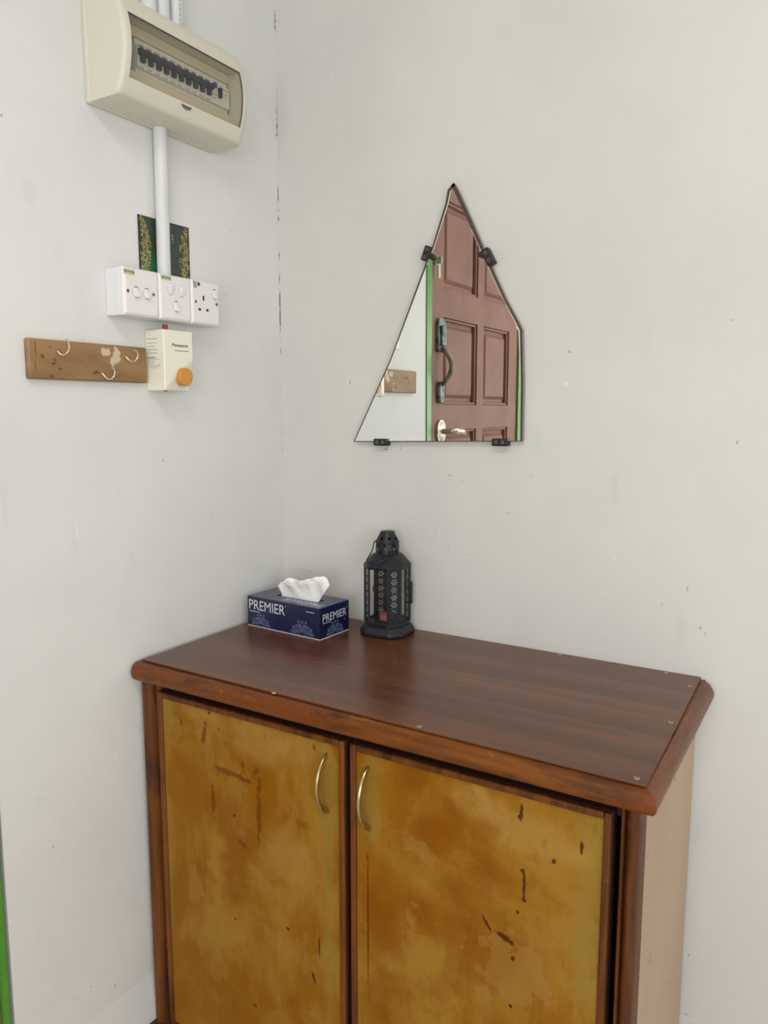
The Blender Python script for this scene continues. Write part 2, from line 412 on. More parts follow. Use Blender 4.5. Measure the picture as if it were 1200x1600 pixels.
q = (-.800, 1.766)
h = MB(frameL); h.disc(q[0], q[1], .013, -.004, .004, 18); h.build('night_latch', 'satin_steel', d)
h = MB(frameL); h.box(q[0]-.003, q[0]+.003, q[1]-.010, q[1]+.010, .004, .022); h.prism([(q[0]-.008, q[1]-.052), (q[0]+.006, q[1]-.055), (q[0]+.008, q[1]-.012), (q[0]-.006, q[1]-.010)], .012, .015); h.build('key', 'satin_steel', d, label='steel key hanging in the latch')

# ------------------------------------------------------------------ cabinet
ZT = 0.8225
MAT['moulding'] = wood('stained_moulding', (122, 68, 14), (78, 39, 8), grain=(.10, 1, 1), scale=26, rough=.42, coat=.0, worn=(140, 92, 46), red=(112, 56, 14), blot=(62, 34, 16))
MAT['moulding_side'] = wood('stained_moulding_side', (128, 78, 44), (92, 50, 26), grain=(1, .12, 1), scale=26, rough=.40, coat=.05, worn=(146, 100, 66), red=(112, 62, 36), blot=(84, 48, 30))
MAT['post'] = wood('stained_post', (114, 62, 12), (70, 34, 4), grain=(1, 1, .08), scale=30, rough=.5, coat=.0, worn=(112, 68, 34), blot=(54, 28, 12))
MAT['carcass'] = plain('dark_carcass', (58, 28, 16), .6, var=.25, scale=18)
MAT['plinth'] = wood('dark_plinth', (84, 58, 48), (52, 34, 28), grain=(.2, 1, 1), scale=20, rough=.5)
t = NT('laminate_sheet')
a = t.noise(11, 1, .5, stretch=(.10, 1, 1)); b = t.noise(38, 1, .4, stretch=(.07, 1, 1))
f = t.math('ADD', t.math('MULTIPLY', a, .6), t.math('MULTIPLY', b, .4))
c = t.mix(t.ramp(f, .30, .70), lin((80, 44, 24)), lin((106, 64, 38)))
t.base(c); t.p(Roughness=.27, Specular_IOR_Level=.42); MAT['laminate'] = t.m
def panel_mat():
    t = NT('varnished_door_panel')
    n1 = t.noise(5.0, 5, .6, stretch=(1, 1, .7), dist=.8); n2 = t.noise(9, 7, .68, stretch=(1, 1, .7), dist=.5); n3 = t.noise(70, 4, stretch=(1, 1, .12))
    c = t.mix(t.ramp(n1, .36, .62), lin((149, 110, 38)), lin((133, 85, 8)))
    c = t.mix(t.ramp(n2, .53, .59, 0, .38), c, lin((150, 112, 50)))       # patches where the varnish has lifted
    c = t.mix(t.ramp(n2, .46, .36, 0, .5), c, lin((124, 74, 6)))
    c = t.mix(t.ramp(n3, .5, .8, 0, .3), c, lin((104, 64, 16)))
    # olive faded margins along each panel's edges
    YF = -.46
    def sp(px, py, a, b, g=0):
        q = PB(px, py, YF); k = 1.02/1000; f_ = 1.5 if min(a, b) < 6 else 1.0
        return ((q[0], YF, q[2]), (a*k*(f_ if a < b else 1), 1, b*k*(f_ if b <= a else 1)), (0, math.radians(g), 0))
    faded = [sp(920, 1440, 26, 190), (sp(262, 1350, 14, 260)), sp(512, 1350, 16, 300), sp(580, 1250, 22, 110), sp(260, 1110, 20, 60)]
    c = t.mix(t.math('MULTIPLY', t.spots(faded, .5, .5, 14), .55), c, lin((136, 112, 50)))
    upper = [sp(380, 1130, 170, 70, 10), sp(430, 1330, 90, 60), sp(800, 1290, 120, 40, 14)]
    c = t.mix(t.math('MULTIPLY', t.spots(upper, .9, .6, 14), .5), c, lin((164, 130, 66)))
    c = t.mix(t.ramp(t.noise(55, 5, .7, stretch=(1, 1, .5)), .56, .70, 0, .35), c, lin((118, 72, 10)))
    amber = [sp(720, 1470, 120, 150), sp(690, 1300, 70, 70), sp(600, 1480, 60, 130), sp(760, 1350, 50, 120), sp(370, 1340, 60, 120), sp(640, 1200, 40, 50), sp(470, 1290, 26, 16)]
    c = t.mix(t.math('MULTIPLY', t.spots(amber, .9, .6, 16), .70), c, lin((122, 70, 2)))
    lifted = [sp(655, 1330, 42, 16, 18), sp(800, 1520, 60, 50, 30), sp(640, 1440, 16, 30), sp(305, 1380, 26, 40)]
    c = t.mix(t.math('MULTIPLY', t.spots(lifted, .25, .9, 45), .45), c, lin((148, 112, 54)))
    marks = [sp(347, 1205, 20, 4.5, 10), sp(375, 1216, 46, 3.2, 9), sp(403, 1266, 4.5, 66, 2), sp(332, 1250, 4, 38, -4), sp(378, 1319, 19, 3.4, 18), sp(398, 1208, 4.5, 12, 25), sp(318, 1146, 4, 30, 14),
             sp(282, 1130, 3, 15, -14), sp(490, 1168, 3, 7, 0), sp(378, 1195, 2.5, 7, -20)]
    c = t.mix(t.math('MULTIPLY', t.spots(marks, .45, .6, 90), .75), c, lin((98, 54, 4)))
    dark = [sp(818, 1385, 1.8, 27), sp(816, 1362, 4, 3), sp(818, 1408, 3, 4), sp(790, 1468, 18, 3.2, 18), sp(760, 1445, 2, 20, -35), sp(808, 1427, 3, 3), sp(800, 1499, 2.2, 5), sp(367, 1437, 3, 3), sp(814, 1272, 2, 15),
            sp(812, 1278, 5, 2.5), sp(489, 1527, 2.2, 16, -18), sp(498, 1480, 1.4, 24), sp(797, 1574, 2.5, 4), sp(908, 1325, 2, 12), sp(865, 1347, 2.5, 5), sp(365, 1275, 2.5, 3), sp(574, 1440, .9, 160), sp(540, 1640, 1, 1), sp(398, 1573, 6, 2, 20),
            sp(325, 1115, 3, 4), sp(340, 1140, 2, 2), sp(449, 1452, 5, 2, 20)]
    c = t.mix(t.math('MULTIPLY', t.spots(dark, .4, .35, 160), .9), c, lin((62, 32, 14)))
    c = t.mix(t.ramp(t.noise(150, 3, .6), .73, .77, 0, .8), c, lin((80, 44, 16)))
    t.base(c); t.p(Roughness=t.ramp(n2, .4, .6, .42, .52), Specular_IOR_Level=.10); t.bump(n2, .10, .001)
    return t.m
MAT['panel'] = panel_mat()
def side_mat():
    t = NT('peach_side_panel')
    c = t.mix(t.ramp(t.noise(4, 4, stretch=(1, 1, .3)), .35, .65), lin((184, 156, 128)), lin((174, 147, 120)))
    def sp(px, py, a, b):
        q = PL(px, py, .9535); k = 1/1000
        return ((.9535, q[1], q[2]), (1, a*k*2, b*k), (0, 0, 0))
    c = t.mix(t.math('MULTIPLY', t.spots([sp(1055, 1217, 3, 4), sp(1066, 1189, 2.5, 3), sp(1047, 1230, 1.5, 3), sp(1015, 1498, 1.2, 11), sp(1025, 1495, 1, 3), sp(1003, 1580, 1.5, 2), sp(1042, 1534, 2, 2), sp(1012, 1337, 4, 1.5)], .4, .3, 200), .9), c, lin((84, 62, 48)))
    t.base(c); t.p(Roughness=.42); return t.m
MAT['side'] = side_mat()
MAT['pull'] = plain('aged_nickel_pull', (196, 176, 132), .26, 1.0, var=.12, scale=60)
MAT['brass_screw'] = plain('brass_screw', (200, 164, 124), .4, .5, var=.1, scale=200)

cab = thing('cabinet', (.48, -.235, 0), 'worn two-door wooden cabinet with dark laminate top and yellowish stained doors', 'cabinet')
# carcass
MB().box(.006, .022, -.418, -.018, .052, .785).build('side_panel', 'carcass', cab)
MB().box(.9375, .9535, -.416, -.018, 0, .785).build('side_panel', 'side', cab, bevel=.001, label='peach painted right side panel with small dents')
MB().box(.022, .9375, -.024, -.018, .052, .785).build('back_panel', 'carcass', cab)
MB().box(.022, .9375, -.43, -.024, .052, .070).build('bottom_board', 'carcass', cab)
MB().box(.022, .9375, -.43, -.40, .750, .785).build('top_rail', 'carcass', cab)
MB().box(.470, .520, -.43, -.40, .070, .750).build('centre_stile', 'carcass', cab)
m = MB(); m.box(.003, .967, -.474, -.018, 0, .040); m.box(.003, .066, -.484, -.400, 0, .052); m.box(.905, .9365, -.484, -.400, 0, .052)
m = MB().box(.024, .9365, -.462, -.436, 0, .046); m.box(.003, .064, -.486, -.40, 0, .054); m.box(.910, .9365, -.486, -.40, 0, .054)
m.build('plinth', 'plinth', cab, bevel=.003)
# reeded corner posts
def post(mirror):
    if mirror: x0, xb, x1 = .006, .040, .054      # left: column then reeds towards the door
    else: x0, xb, x1 = .931, .938, .9570
    out = []
    if mirror:
        out += [(x0, -.412), (x0, -.440)]
        out += [((x0+xb)/2+(xb-x0)/2*math.cos(math.radians(q)), -.440+.024*math.sin(math.radians(q))) for q in range(195, 350, 12)]
        out += [(xb, -.444), (xb+.0015, -.440)]
        for k in range(2):
            a = xb+.0018+k*.0062; out += [(a+.0028+.0028*math.cos(math.radians(q)), -.446+.006*math.sin(math.radians(q))) for q in range(180, 361, 30)]
        out += [(x1, -.440), (x1, -.412)]
    else:
        out += [(x0, -.412), (x0, -.446)]
        out += [(x0+.0035+.003*math.cos(math.radians(q)), -.450+.008*math.sin(math.radians(q))) for q in range(180, 361, 30)]
        out += [(xb-.001, -.444), (xb, -.448)]
        out += [((xb+x1)/2+(x1-xb)/2*math.cos(math.radians(q)), -.440+.021*math.sin(math.radians(q))) for q in range(200, 361, 12)]
        out += [(x1, -.4165), (x1-.002, -.4165)]
    mb = MB(); mb.loft([[(x, y, .054) for x, y in out], [(x, y, .7835) for x, y in out]])
    return mb.build('corner_post', 'post', cab, smooth=40)
post(True); post(False)
# worktop board, nosing and laminate
MB().box(.008, .9642, -.4680, -.003, .7845, .8184).build('top_board', 'moulding', cab)
def nose_prof(n=12): return [(.0185*math.cos(math.radians(-90+180*i/n)), .8013+.0172*math.sin(math.radians(-90+180*i/n))) for i in range(n+1)]
pr = nose_prof()
m = MB()
secs = []
for i in range(9):      # rounded left end
    a = i/8; k = math.sin(a*PI/2); secs.append((.0035+.016*(1-math.cos(a*PI/2)), max(.12, k)))
rings = []
for x, k in secs: rings.append([(x, -.4675-dq*k, .8013+(zq-.8013)*(.75+.25*k)) for dq, zq in pr])
rings.append([(.964+dq, -.4675-dq, zq) for dq, zq in pr])
m.loft(rings); m.build('edge_moulding', 'moulding', cab, smooth=45, label='worn half-round front edge of the top')
m = MB(); rings = [[(.964+dq, -.4675-dq, zq) for dq, zq in pr], [(.964+dq, -.026, zq) for dq, zq in pr], [(.964+dq*.7, -.008, .8013+(zq-.8013)*.9) for dq, zq in pr], [(.964+dq*.1, -.003, .8013+(zq-.8013)*.8) for dq, zq in pr]]
m.loft(rings); m.build('edge_moulding', 'moulding_side', cab, smooth=45, label='worn half-round right edge of the top')
cor = [(.0154, -.4586), (.9654, -.4710), (.9560, -.003), (.0136, -.003)]
m = MB(); m.prism(cor, .8194, ZT); m.build('laminate_sheet', 'laminate', cab, bevel=.0006, label='dark brown wood-grain laminate sheet')
for px, py in [(995, 1216), (1048, 1128.5), (655, 1135), (428, 1082), (875, 1022.5), (1041, 1051), (1078, 1072)]:
    q = PH(px, py, ZT)
    m = MB(); m.disc(q[0], q[1], .0042, ZT-.001, ZT+.0006, 14, .0036)
    sc = m.build('screw', 'brass_screw', cab)
    m = MB(); m.disc(q[0], q[1], .0016, ZT+.0006, ZT+.0009, 8); m.build('screw_recess', 'dark_hole', sc)
# doors
def cab_door(x0, x1, hinge_left, feet):
    z0, z1 = .060, .7665
    mb = MB(); mb.box(x0, x1, -.4535, -.4340, z0, z1)
    dr = mb.build('door', 'carcass', cab)
    MB().box(x0+.009, x1-.009, -.4580, -.4535, z0+.009, z1-.009).build('panel', 'panel', dr, bevel=.0008, label='yellowish varnished door panel with brown stains')
    e = .011
    def strip(a0, a1, c0, c1):
        # quarter-round edging strip
        k = MB(); k.box(a0, a1, -.4625, -.4534, c0, c1); k.build('edging_strip', 'post', dr, bevel=.003, seg=3)
    strip(x0, x0+e, z0, z1); strip(x1-e, x1, z0, z1); strip(x0+e, x1-e, z0, z0+e); strip(x0+e, x1-e, z1-e, z1)
    (ux, uy), (lx, ly) = feet
    A = PB(ux, uy, -.458); Bq = PB(lx, ly, -.458); xm = (A[0]+Bq[0])/2
    zt, zb = A[2], Bq[2]
    pts = []; rr = []
    N = 22
    for i in range(N+1):
        s_ = i/N; dep = .0285*math.sin(PI*s_)**.62
        pts.append((xm, -.4575-dep, zt+(zb-zt)*s_)); rr.append(.0040+.0010*math.sin(PI*s_)+(.0024*max(0, (s_-.80)/.2)))
    k = MB(); k.tube(pts, .005, 10, rr=rr, flat=.75); k.build('handle', 'pull', dr, label='curved nickel bow handle')
cab_door(.056, .4885, True, ((511, 1179), (510, 1266)))
cab_door(.5005, .9215, False, ((576, 1199), (574.5, 1293)))

# ------------------------------------------------------------------ tissue box
def tissue_box():
    A = PH(387.5, 974, ZT); Bp = PH(500, 1001, ZT); Cp = PH(553.5, 986, ZT)
    ux = Vector((Bp[0]-A[0], Bp[1]-A[1], 0)); W = ux.length; ux.normalize()
    ang = math.atan2(ux.y, ux.x)+math.radians(2.2)
    ux = Vector((math.cos(ang), math.sin(ang), 0)); uy = Vector((-ux.y, ux.x, 0))
    Dp = .099; Hh = .0675
    W = .2085; O = Vector((Bp[0], Bp[1], ZT+.0003))-ux*W       # front-left bottom corner
    tb = thing('tissue_box', tuple(O+ux*W/2+uy*Dp/2), 'navy blue tissue box with white lettering and a tissue pulled out', 'tissue box')
    def fr(u, v, w): q = O+ux*u+uy*v; return (q.x, q.y, O.z+w)       # u along front, v back, w up
    def ff(u, v, w): q = O+ux*u-uy*w; return (q.x, q.y, O.z+v)       # on the front face
    def fs(u, v, w): q = O+ux*(W+w)+uy*u; return (q.x, q.y, O.z+v)   # on the right face
    t = NT('navy_card'); t.base(t.mix(t.ramp(t.noise(14, 3), .3, .7), lin((16, 22, 58)), lin((20, 28, 74)))); t.p(Roughness=.32, Coat_Weight=.3, Coat_Roughness=.2); MAT['navy'] = t.m
    MAT['silver_ink'] = plain('silver_ink', (214, 216, 224), .4, .1, var=.03)
    MAT['pattern_ink'] = plain('pattern_ink', (128, 138, 176), .4, .1, var=.1)
    MAT['tissue'] = plain('soft_tissue', (246, 245, 242), .9, var=.015, scale=60)
    MAT['white_card'] = plain('white_card_edge', (225, 225, 228), .6, var=.02)
    # body with a slot in the top
    m = MB(fr)
    m.box(0, W, 0, Dp, 0, .0655)
    sl = (.054, .172, .036, .062)
    m.box(0, W, 0, sl[2], .0655, Hh); m.box(0, W, sl[3], Dp, .0655, Hh); m.box(0, sl[0], sl[2], sl[3], .0655, Hh); m.box(sl[1], W, sl[2], sl[3], .0655, Hh)
    m.build('box_body', 'navy', tb)
    m = MB(ff); m.box(.0005, W-.0005, .0002, .0016, 0, .0003); m.build('bottom_fold', 'white_card', tb)
    m = MB(fs); m.box(.0005, Dp-.0005, .0002, .0016, 0, .0003); m.build('bottom_fold', 'white_card', tb)
    e = .00035
    m = MB(ff); m.text('PREMIER', .0050, .0385, .106, .0215, e); m.ribbon(arc(.1135, .0585, .0012, 0, 360, 10), .0005, 0, e); m.build('lettering', 'silver_ink', tb)
    m = MB(fs); m.text('PREMIER', .0095, .0360, .080, .0165, e); m.box(.0905, .0935, .0525, .0531, 0, e); m.build('lettering', 'silver_ink', tb)
    # lettering on the top is upside down for this side
    m = MB(fr)
    def Mtop(a, b): return (.196-a, .031-b, Hh+e)
    m.text('PREMIER', 0, 0, .105, .018, e, M=Mtop); m.build('lettering', 'silver_ink', tb)
    # fine unreadable lines of small print
    def dashes(fr_, u, v, n, hgt):
        mb = MB(fr_); r = random.Random(n)
        x = u
        for k in range(n):
            l = r.uniform(.0016, .0042); mb.box(x, x+l, v, v+hgt*r.uniform(.7, 1), 0, e); x += l+.0009
        mb.build('small_print', 'pattern_ink' if n == 5 else 'silver_ink', tb)
    dashes(ff, .0065, .0335, 9, .0016); dashes(ff, .171, .0555, 7, .0018); dashes(fs, .0105, .0325, 8, .0014); dashes(fs, .083, .0275, 1, .001)
    # damask print rising from the lower edge
    def damask(fr_, centres, wmax):
        mb = MB(fr_)
        for cx, sc in centres:
            for k, (dx, dz, r) in enumerate([(0, 9, 5), (-9, 7, 5), (9, 7, 5), (-17, 5, 4.5), (17, 5, 4.5), (-5, 17, 3.5), (5, 17, 3.5), (-13, 15, 3.5), (13, 15, 3.5), (-24, 4, 3.5), (24, 4, 3.5), (-21, 12, 3), (21, 12, 3), (0, 24, 2.6), (-9, 24, 2.2), (9, 24, 2.2)]):
                u, v = cx+dx*.001*sc, .0024+dz*.00105*sc; rr_ = r*.001*sc
                sg = 1 if dx >= 0 else -1
                for f_, a0, a1 in ((1, -60, 250), (.55, 20, 330)):
                    p_ = [q for q in arc(u, v, rr_*f_, a0 if sg > 0 else 180-a0, a1 if sg > 0 else 180-a1, 12) if .001 < q[0] < wmax-.001 and q[1] > .002]
                    if len(p_) > 2: mb.ribbon(p_, .00062, 0, e)
                mb.ribbon([(u-rr_*.3, v-rr_*.3), (u, v+rr_*.2), (u+rr_*.3, v-rr_*.2)], .0008, 0, e)
            mb.ribbon([(cx-.010*sc, .002), (cx, .012*sc), (cx+.010*sc, .023*sc)], .0009, 0, e); mb.ribbon([(cx+.010*sc, .002), (cx, .012*sc), (cx-.010*sc, .023*sc)], .0009, 0, e)
        mb.build('damask_print', 'pattern_ink', tb)
    damask(ff, [(.040, 1.0)], W); damask(ff, [(.160, 1.15)], W); damask(fs, [(.050, 1.05)], Dp)
    # tissue: a folded sheet standing out of the slot
    rows_, n = [], 40
    r = random.Random(3)
    crest = [(0, .030), (.05, .041), (.12, .043), (.28, .0415), (.42, .0425), (.62, .049), (.80, .057), (.90, .059), (.96, .054), (1, .040)]
    def cre(s_):
        for (a, x), (b, y) in zip(crest, crest[1:]):
            if a <= s_ <= b: return x+(y-x)*(s_-a)/(b-a)
        return crest[-1][1]
    def sheet(v0, lean, ph, hs, sgn):
        mb = MB(fr); g = []
        K = 14
        for j in range(K+1):
            q = j/K; row = []
            for i in range(n+1):
                s_ = i/n
                u0 = .060+.104*s_; u1 = .055+.130*s_+.003*math.sin(6*s_+ph)
                u = u0+(u1-u0)*q
                hgt = cre(s_)*hs*(q-.12*q*q*max(0, lean))
                fold = .0045*math.sin(8*s_+ph)*q+.002*math.sin(17*s_+2*ph+3*q)*q+.0007*math.sin(41*s_+5*q+ph)*q
                v = v0+lean*.030*q*q+fold*1.2
                row.append((u, v, Hh-.004+hgt+.0008*math.sin(40*s_+9*q)*q))
            g.append(row)
        mb.loft(g, closed=False, caps=False)
        o = mb.build('tissue_sheet', 'tissue', tb, smooth=60)
        sd = o.modifiers.new('thick', 'SOLIDIFY'); sd.thickness = .0004
        return o
    sheet(.050, .15, .4, 1.0, 1); sheet(.046, -.45, 1.3, .86, -1)
tissue_box()

# ------------------------------------------------------------------ lantern
def lantern():
    MAT['black_metal'] = plain('black_painted_metal', (21, 24, 31), .42, .1, var=.15, scale=50)
    t = NT('lantern_glass'); tr = t.node('ShaderNodeBsdfTransparent'); tr.inputs[0].default_value = (.97, .98, .97, 1)
    gl = t.node('ShaderNodeBsdfGlossy'); gl.inputs['Roughness'].default_value = .02
    mx = t.node('ShaderNodeMixShader'); mx.inputs[0].default_value = .05; t.link(tr.outputs[0], mx.inputs[1]); t.link(gl.outputs[0], mx.inputs[2]); t.link(mx.outputs[0], t.out.inputs[0])
    MAT['lantern_glass'] = t.m
    MAT['candle'] = plain('pink_wax', (176, 96, 96), .5, var=.06)
    MAT['tin'] = plain('candle_tin', (160, 160, 160), .3, 1.0)
    cx, cy = .3265, -.0560
    a, b = .0455, .0285                   # wide glass side, narrow perforated side
    ap = a/2+b/math.sqrt(2)              # apothem of the wide sides
    bp = a/math.sqrt(2)+b/2             # distance of the narrow sides from the axis
    to_cam = math.atan2(CAM[1]-cy, CAM[0]-cx)
    az = to_cam-math.radians(27)         # outward direction of the left glass side
    la = thing('lantern', (cx, cy, ZT), 'black metal candle lantern with glass sides and pierced panels', 'lantern')
    def octo(k, z):      # vertices of the octagon scaled by k
        out = []
        for i in range(4):
            th = az+i*PI/2; d = Vector((math.cos(th), math.sin(th))); p = Vector((-d.y, d.x))
            for sg in (-1, 1):
                q = d*ap*k+p*a/2*k*sg; out.append((cx+q.x, cy+q.y, ZT+z))
        return out
    # base: stepped octagonal tray
    m = MB(); m.loft([octo(1.20, .0006), octo(1.22, .002), octo(1.22, .010), octo(1.19, .012), octo(1.07, .021), octo(1.0, .022), octo(1.0, .028)]); m.build('base_tray', 'black_metal', la, bevel=.0006)
    # frame posts at the eight corners, rails
    z0, z1 = .026, .150
    for i in range(8):
        q0 = Vector(octo(1, 0)[i]); 
        m = MB(); r0 = octo(.985, z0)[i]; r1 = octo(.985, z1)[i]
        m.tube([r0, r1], .0027, 8); m.build('corner_post', 'black_metal', la)
    for zz in (z0+.002, z1-.003):
        m = MB(); pts = octo(.985, zz)
        for i in range(8): m.tube([pts[i], pts[(i+1) % 8]], .0030, 6)
        m.build('frame_rail', 'black_metal', la)
    # glass panes (wide sides) and pierced panels (narrow sides)
    for i in range(4):
        th = az+i*PI/2; d = Vector((math.cos(th), math.sin(th), 0)); p = Vector((-d.y, d.x, 0)); c0 = Vector((cx, cy, ZT))+d*(ap*.965)
        m = MB(lambda u, v, w, c0=c0, d=d, p=p: tuple(c0+p*u+d*w+Vector((0, 0, v))))
        hw = a/2-.003
        m.add([(-hw, z0, 0), (hw, z0, 0), (hw, z1, 0), (-hw, z1, 0)], [(0, 1, 2, 3)]); m.build('glass_pane', 'lantern_glass', la)
        if i in (0, 3):    # inner frame strips of the glass sides
            pass
        th2 = th+PI/4; d2 = Vector((math.cos(th2), math.sin(th2), 0)); p2 = Vector((-d2.y, d2.x, 0)); c2 = Vector((cx, cy, ZT))+d2*(bp*.985)
        m = MB(lambda u, v, w, c2=c2, d2=d2, p2=p2: tuple(c2+p2*u+d2*w+Vector((0, 0, v))))
        NU, NV = 40, 142; hw = b/2
        def holed(u, v):
            k = round((v-.0125-z0)/.0163); dv = v-z0-.0125-k*.0163
            if k < 0 or k > 6: return False
            r_ = math.hypot(u, dv); th_ = math.atan2(dv, u)
            if r_ < .0008: return True
            sect = (th_+PI/6*0) % (PI/3); sect = min(sect, PI/3-sect)
            x_ = r_*math.cos(sect); y_ = r_*math.sin(sect)
            return ((x_-.0047)/.0027)**2+(y_/.00125)**2 < 1
        vs = []; fs = []
        for j in range(NV+1):
            for i2 in range(NU+1): vs.append((-hw+2*hw*i2/NU, z0+(z1-z0)*j/NV, 0))
        for j in range(NV):
            for i2 in range(NU):
                u = -hw+2*hw*(i2+.5)/NU; v = z0+(z1-z0)*(j+.5)/NV
                if not holed(u, v): k = j*(NU+1)+i2; fs.append((k, k+1, k+NU+2, k+NU+1))
        m.add(vs, fs); m.build('pierced_panel', 'black_metal', la, smooth=0)
    # roof
    m = MB(); rt = [octo(1.03, .147), octo(1.06, .148), octo(1.06, .152), octo(.66, .174), octo(.60, .175)]
    m.loft(rt); m.build('roof', 'black_metal', la, bevel=.0005)
    # chimney with round vents
    R = .0250; NA, NZ = 120, 50
    prof = []
    for j in range(NZ+1):
        z = .173+.046*j/NZ
        if z < .198: r_ = R
        elif z < .201: r_ = R+.0005
        else: r_ = R-(z-.201)/.018*.0095
        prof.append((r_, z))
    def vent(thd, z):
        if .2008 < z < .2165:
            for k in range(8):
                dth = (thd-(k*45+10)+180) % 360-180
                if math.hypot(math.radians(dth)*.021, z-.2085) < .0030: return True
        elif z < .2005:
            for k in range(8):
                c_ = (k*45+32); dth = (thd-c_+180) % 360-180; x_ = math.radians(dth)*R
                for zc in (.1945, .1870):
                    if math.hypot(x_, (z-zc)) < .0021: return True
                dth = (thd-(k*45+10)+180) % 360-180; x_ = math.radians(dth)*R
                if abs(x_) < .0021 and (.1765 < z < .1835): return True
        return False
    vs = [(cx+r_*math.cos(2*PI*i/NA), cy+r_*math.sin(2*PI*i/NA), ZT+z) for r_, z in prof for i in range(NA)]
    fs = []
    base_deg = math.degrees(to_cam)
    for j in range(NZ):
        for i in range(NA):
            thd = (i+.5)*360/NA-base_deg; z = (prof[j][1]+prof[j+1][1])/2
            if vent(thd, z): continue
            k = (i+1) % NA; fs.append((j*NA+i, j*NA+k, (j+1)*NA+k, (j+1)*NA+i))
    fs.append(tuple(range(NZ*NA, (NZ+1)*NA)))
    m = MB(); m.add(vs, fs); ch = m.build('chimney', 'black_metal', la, smooth=30)
    m = MB(); m.lathe([(.0158, ZT+.2188), (.0158, ZT+.2210), (.0138, ZT+.2225), (.004, ZT+.2232)], cx, cy, 24); m.build('chimney_cap', 'black_metal', la, smooth=40)
    # bail handle folded down over the roof, towards the left
    dl = Vector((math.cos(to_cam-math.radians(78)), math.sin(to_cam-math.radians(78)), 0))
    dr = Vector((math.cos(to_cam+math.radians(2)), math.sin(to_cam+math.radians(2)), 0))
    c0 = Vector((cx, cy, ZT))
    mid = Vector((math.cos(to_cam-math.radians(42)), math.sin(to_cam-math.radians(42)), 0))
    P_ = [c0+dl*.0255+Vector((0, 0, .203)), c0+dl*.030+Vector((0, 0, .198)), c0+dl*.031+Vector((0, 0, .186)), c0+dl*.035+mid*.004+Vector((0, 0, .173)), c0+dl*.026+mid*.030+Vector((0, 0, .162)), c0+mid*.0505+Vector((0, 0, .1595)), c0+mid*.034+dr*.018+Vector((0, 0, .1625)), c0+dr*.038+Vector((0, 0, .1690)), c0+dr*.027+Vector((0, 0, .178))]
    # smooth the polyline
    for _ in range(2):
        Q = [P_[0]]
        for u_, v_ in zip(P_, P_[1:]): Q += [u_*.75+v_*.25, u_*.25+v_*.75]
        P_ = Q+[P_[-1]]
    m = MB(); m.tube([tuple(q) for q in P_], .0013, 6); m.build('bail_handle', 'black_metal', la)
    # door catch on the right corner and small latch on the far left corner
    rc = Vector(octo(1.0, 0)[3]) if False else None
    cors = octo(1.03, 0)
    # rightmost corner as seen from the camera
    rv = Vector((-math.sin(to_cam), math.cos(to_cam), 0))
    ir = max(range(8), key=lambda i_: (Vector(cors[i_])-c0).dot(rv)); il = min(range(8), key=lambda i_: (Vector(octo(.9, 0)[i_])-c0).dot(rv))
    q = Vector(cors[ir])
    m = MB(); m.box(q.x-.0035, q.x+.0035, q.y-.0035, q.y+.0035, ZT+.064, ZT+.112); m.build('hinge', 'black_metal', la, bevel=.001)
    back = [i_ for i_ in range(8) if (Vector(cors[i_])-c0).dot(Vector((math.cos(to_cam), math.sin(to_cam), 0))) < 0]
    ib = min(back, key=lambda i_: abs((Vector(cors[i_])-c0).dot(rv)+.026))
    q = Vector(cors[ib])
    m = MB(); m.box(q.x-.003, q.x+.003, q.y-.002, q.y+.002, ZT+.080, ZT+.094); m.build('latch', 'black_metal', la, bevel=.0008)
    # candle in a tin cup: its own thing
    tc = thing('tealight', (cx-.002, cy+.000, ZT+.028), 'small pink tealight candle inside the black lantern', 'candle')
    m = MB(); m.lathe([(.0150, ZT+.0283), (.0155, ZT+.030), (.0155, ZT+.041), (.0147, ZT+.0415), (.0145, ZT+.0300)], cx-.002, cy+.000, 24); m.build('cup', 'candle', tc)
    m = MB(); m.lathe([(.0143, ZT+.031), (.0143, ZT+.040), (.003, ZT+.0395)], cx-.002, cy+.000, 20); m.build('wax', 'candle', tc)
    m = MB(); m.tube([(cx-.002, cy+.000, ZT+.0395), (cx-.0015, cy+.0005, ZT+.046)], .0006, 6); m.build('wick', 'black_metal', tc)
lantern()

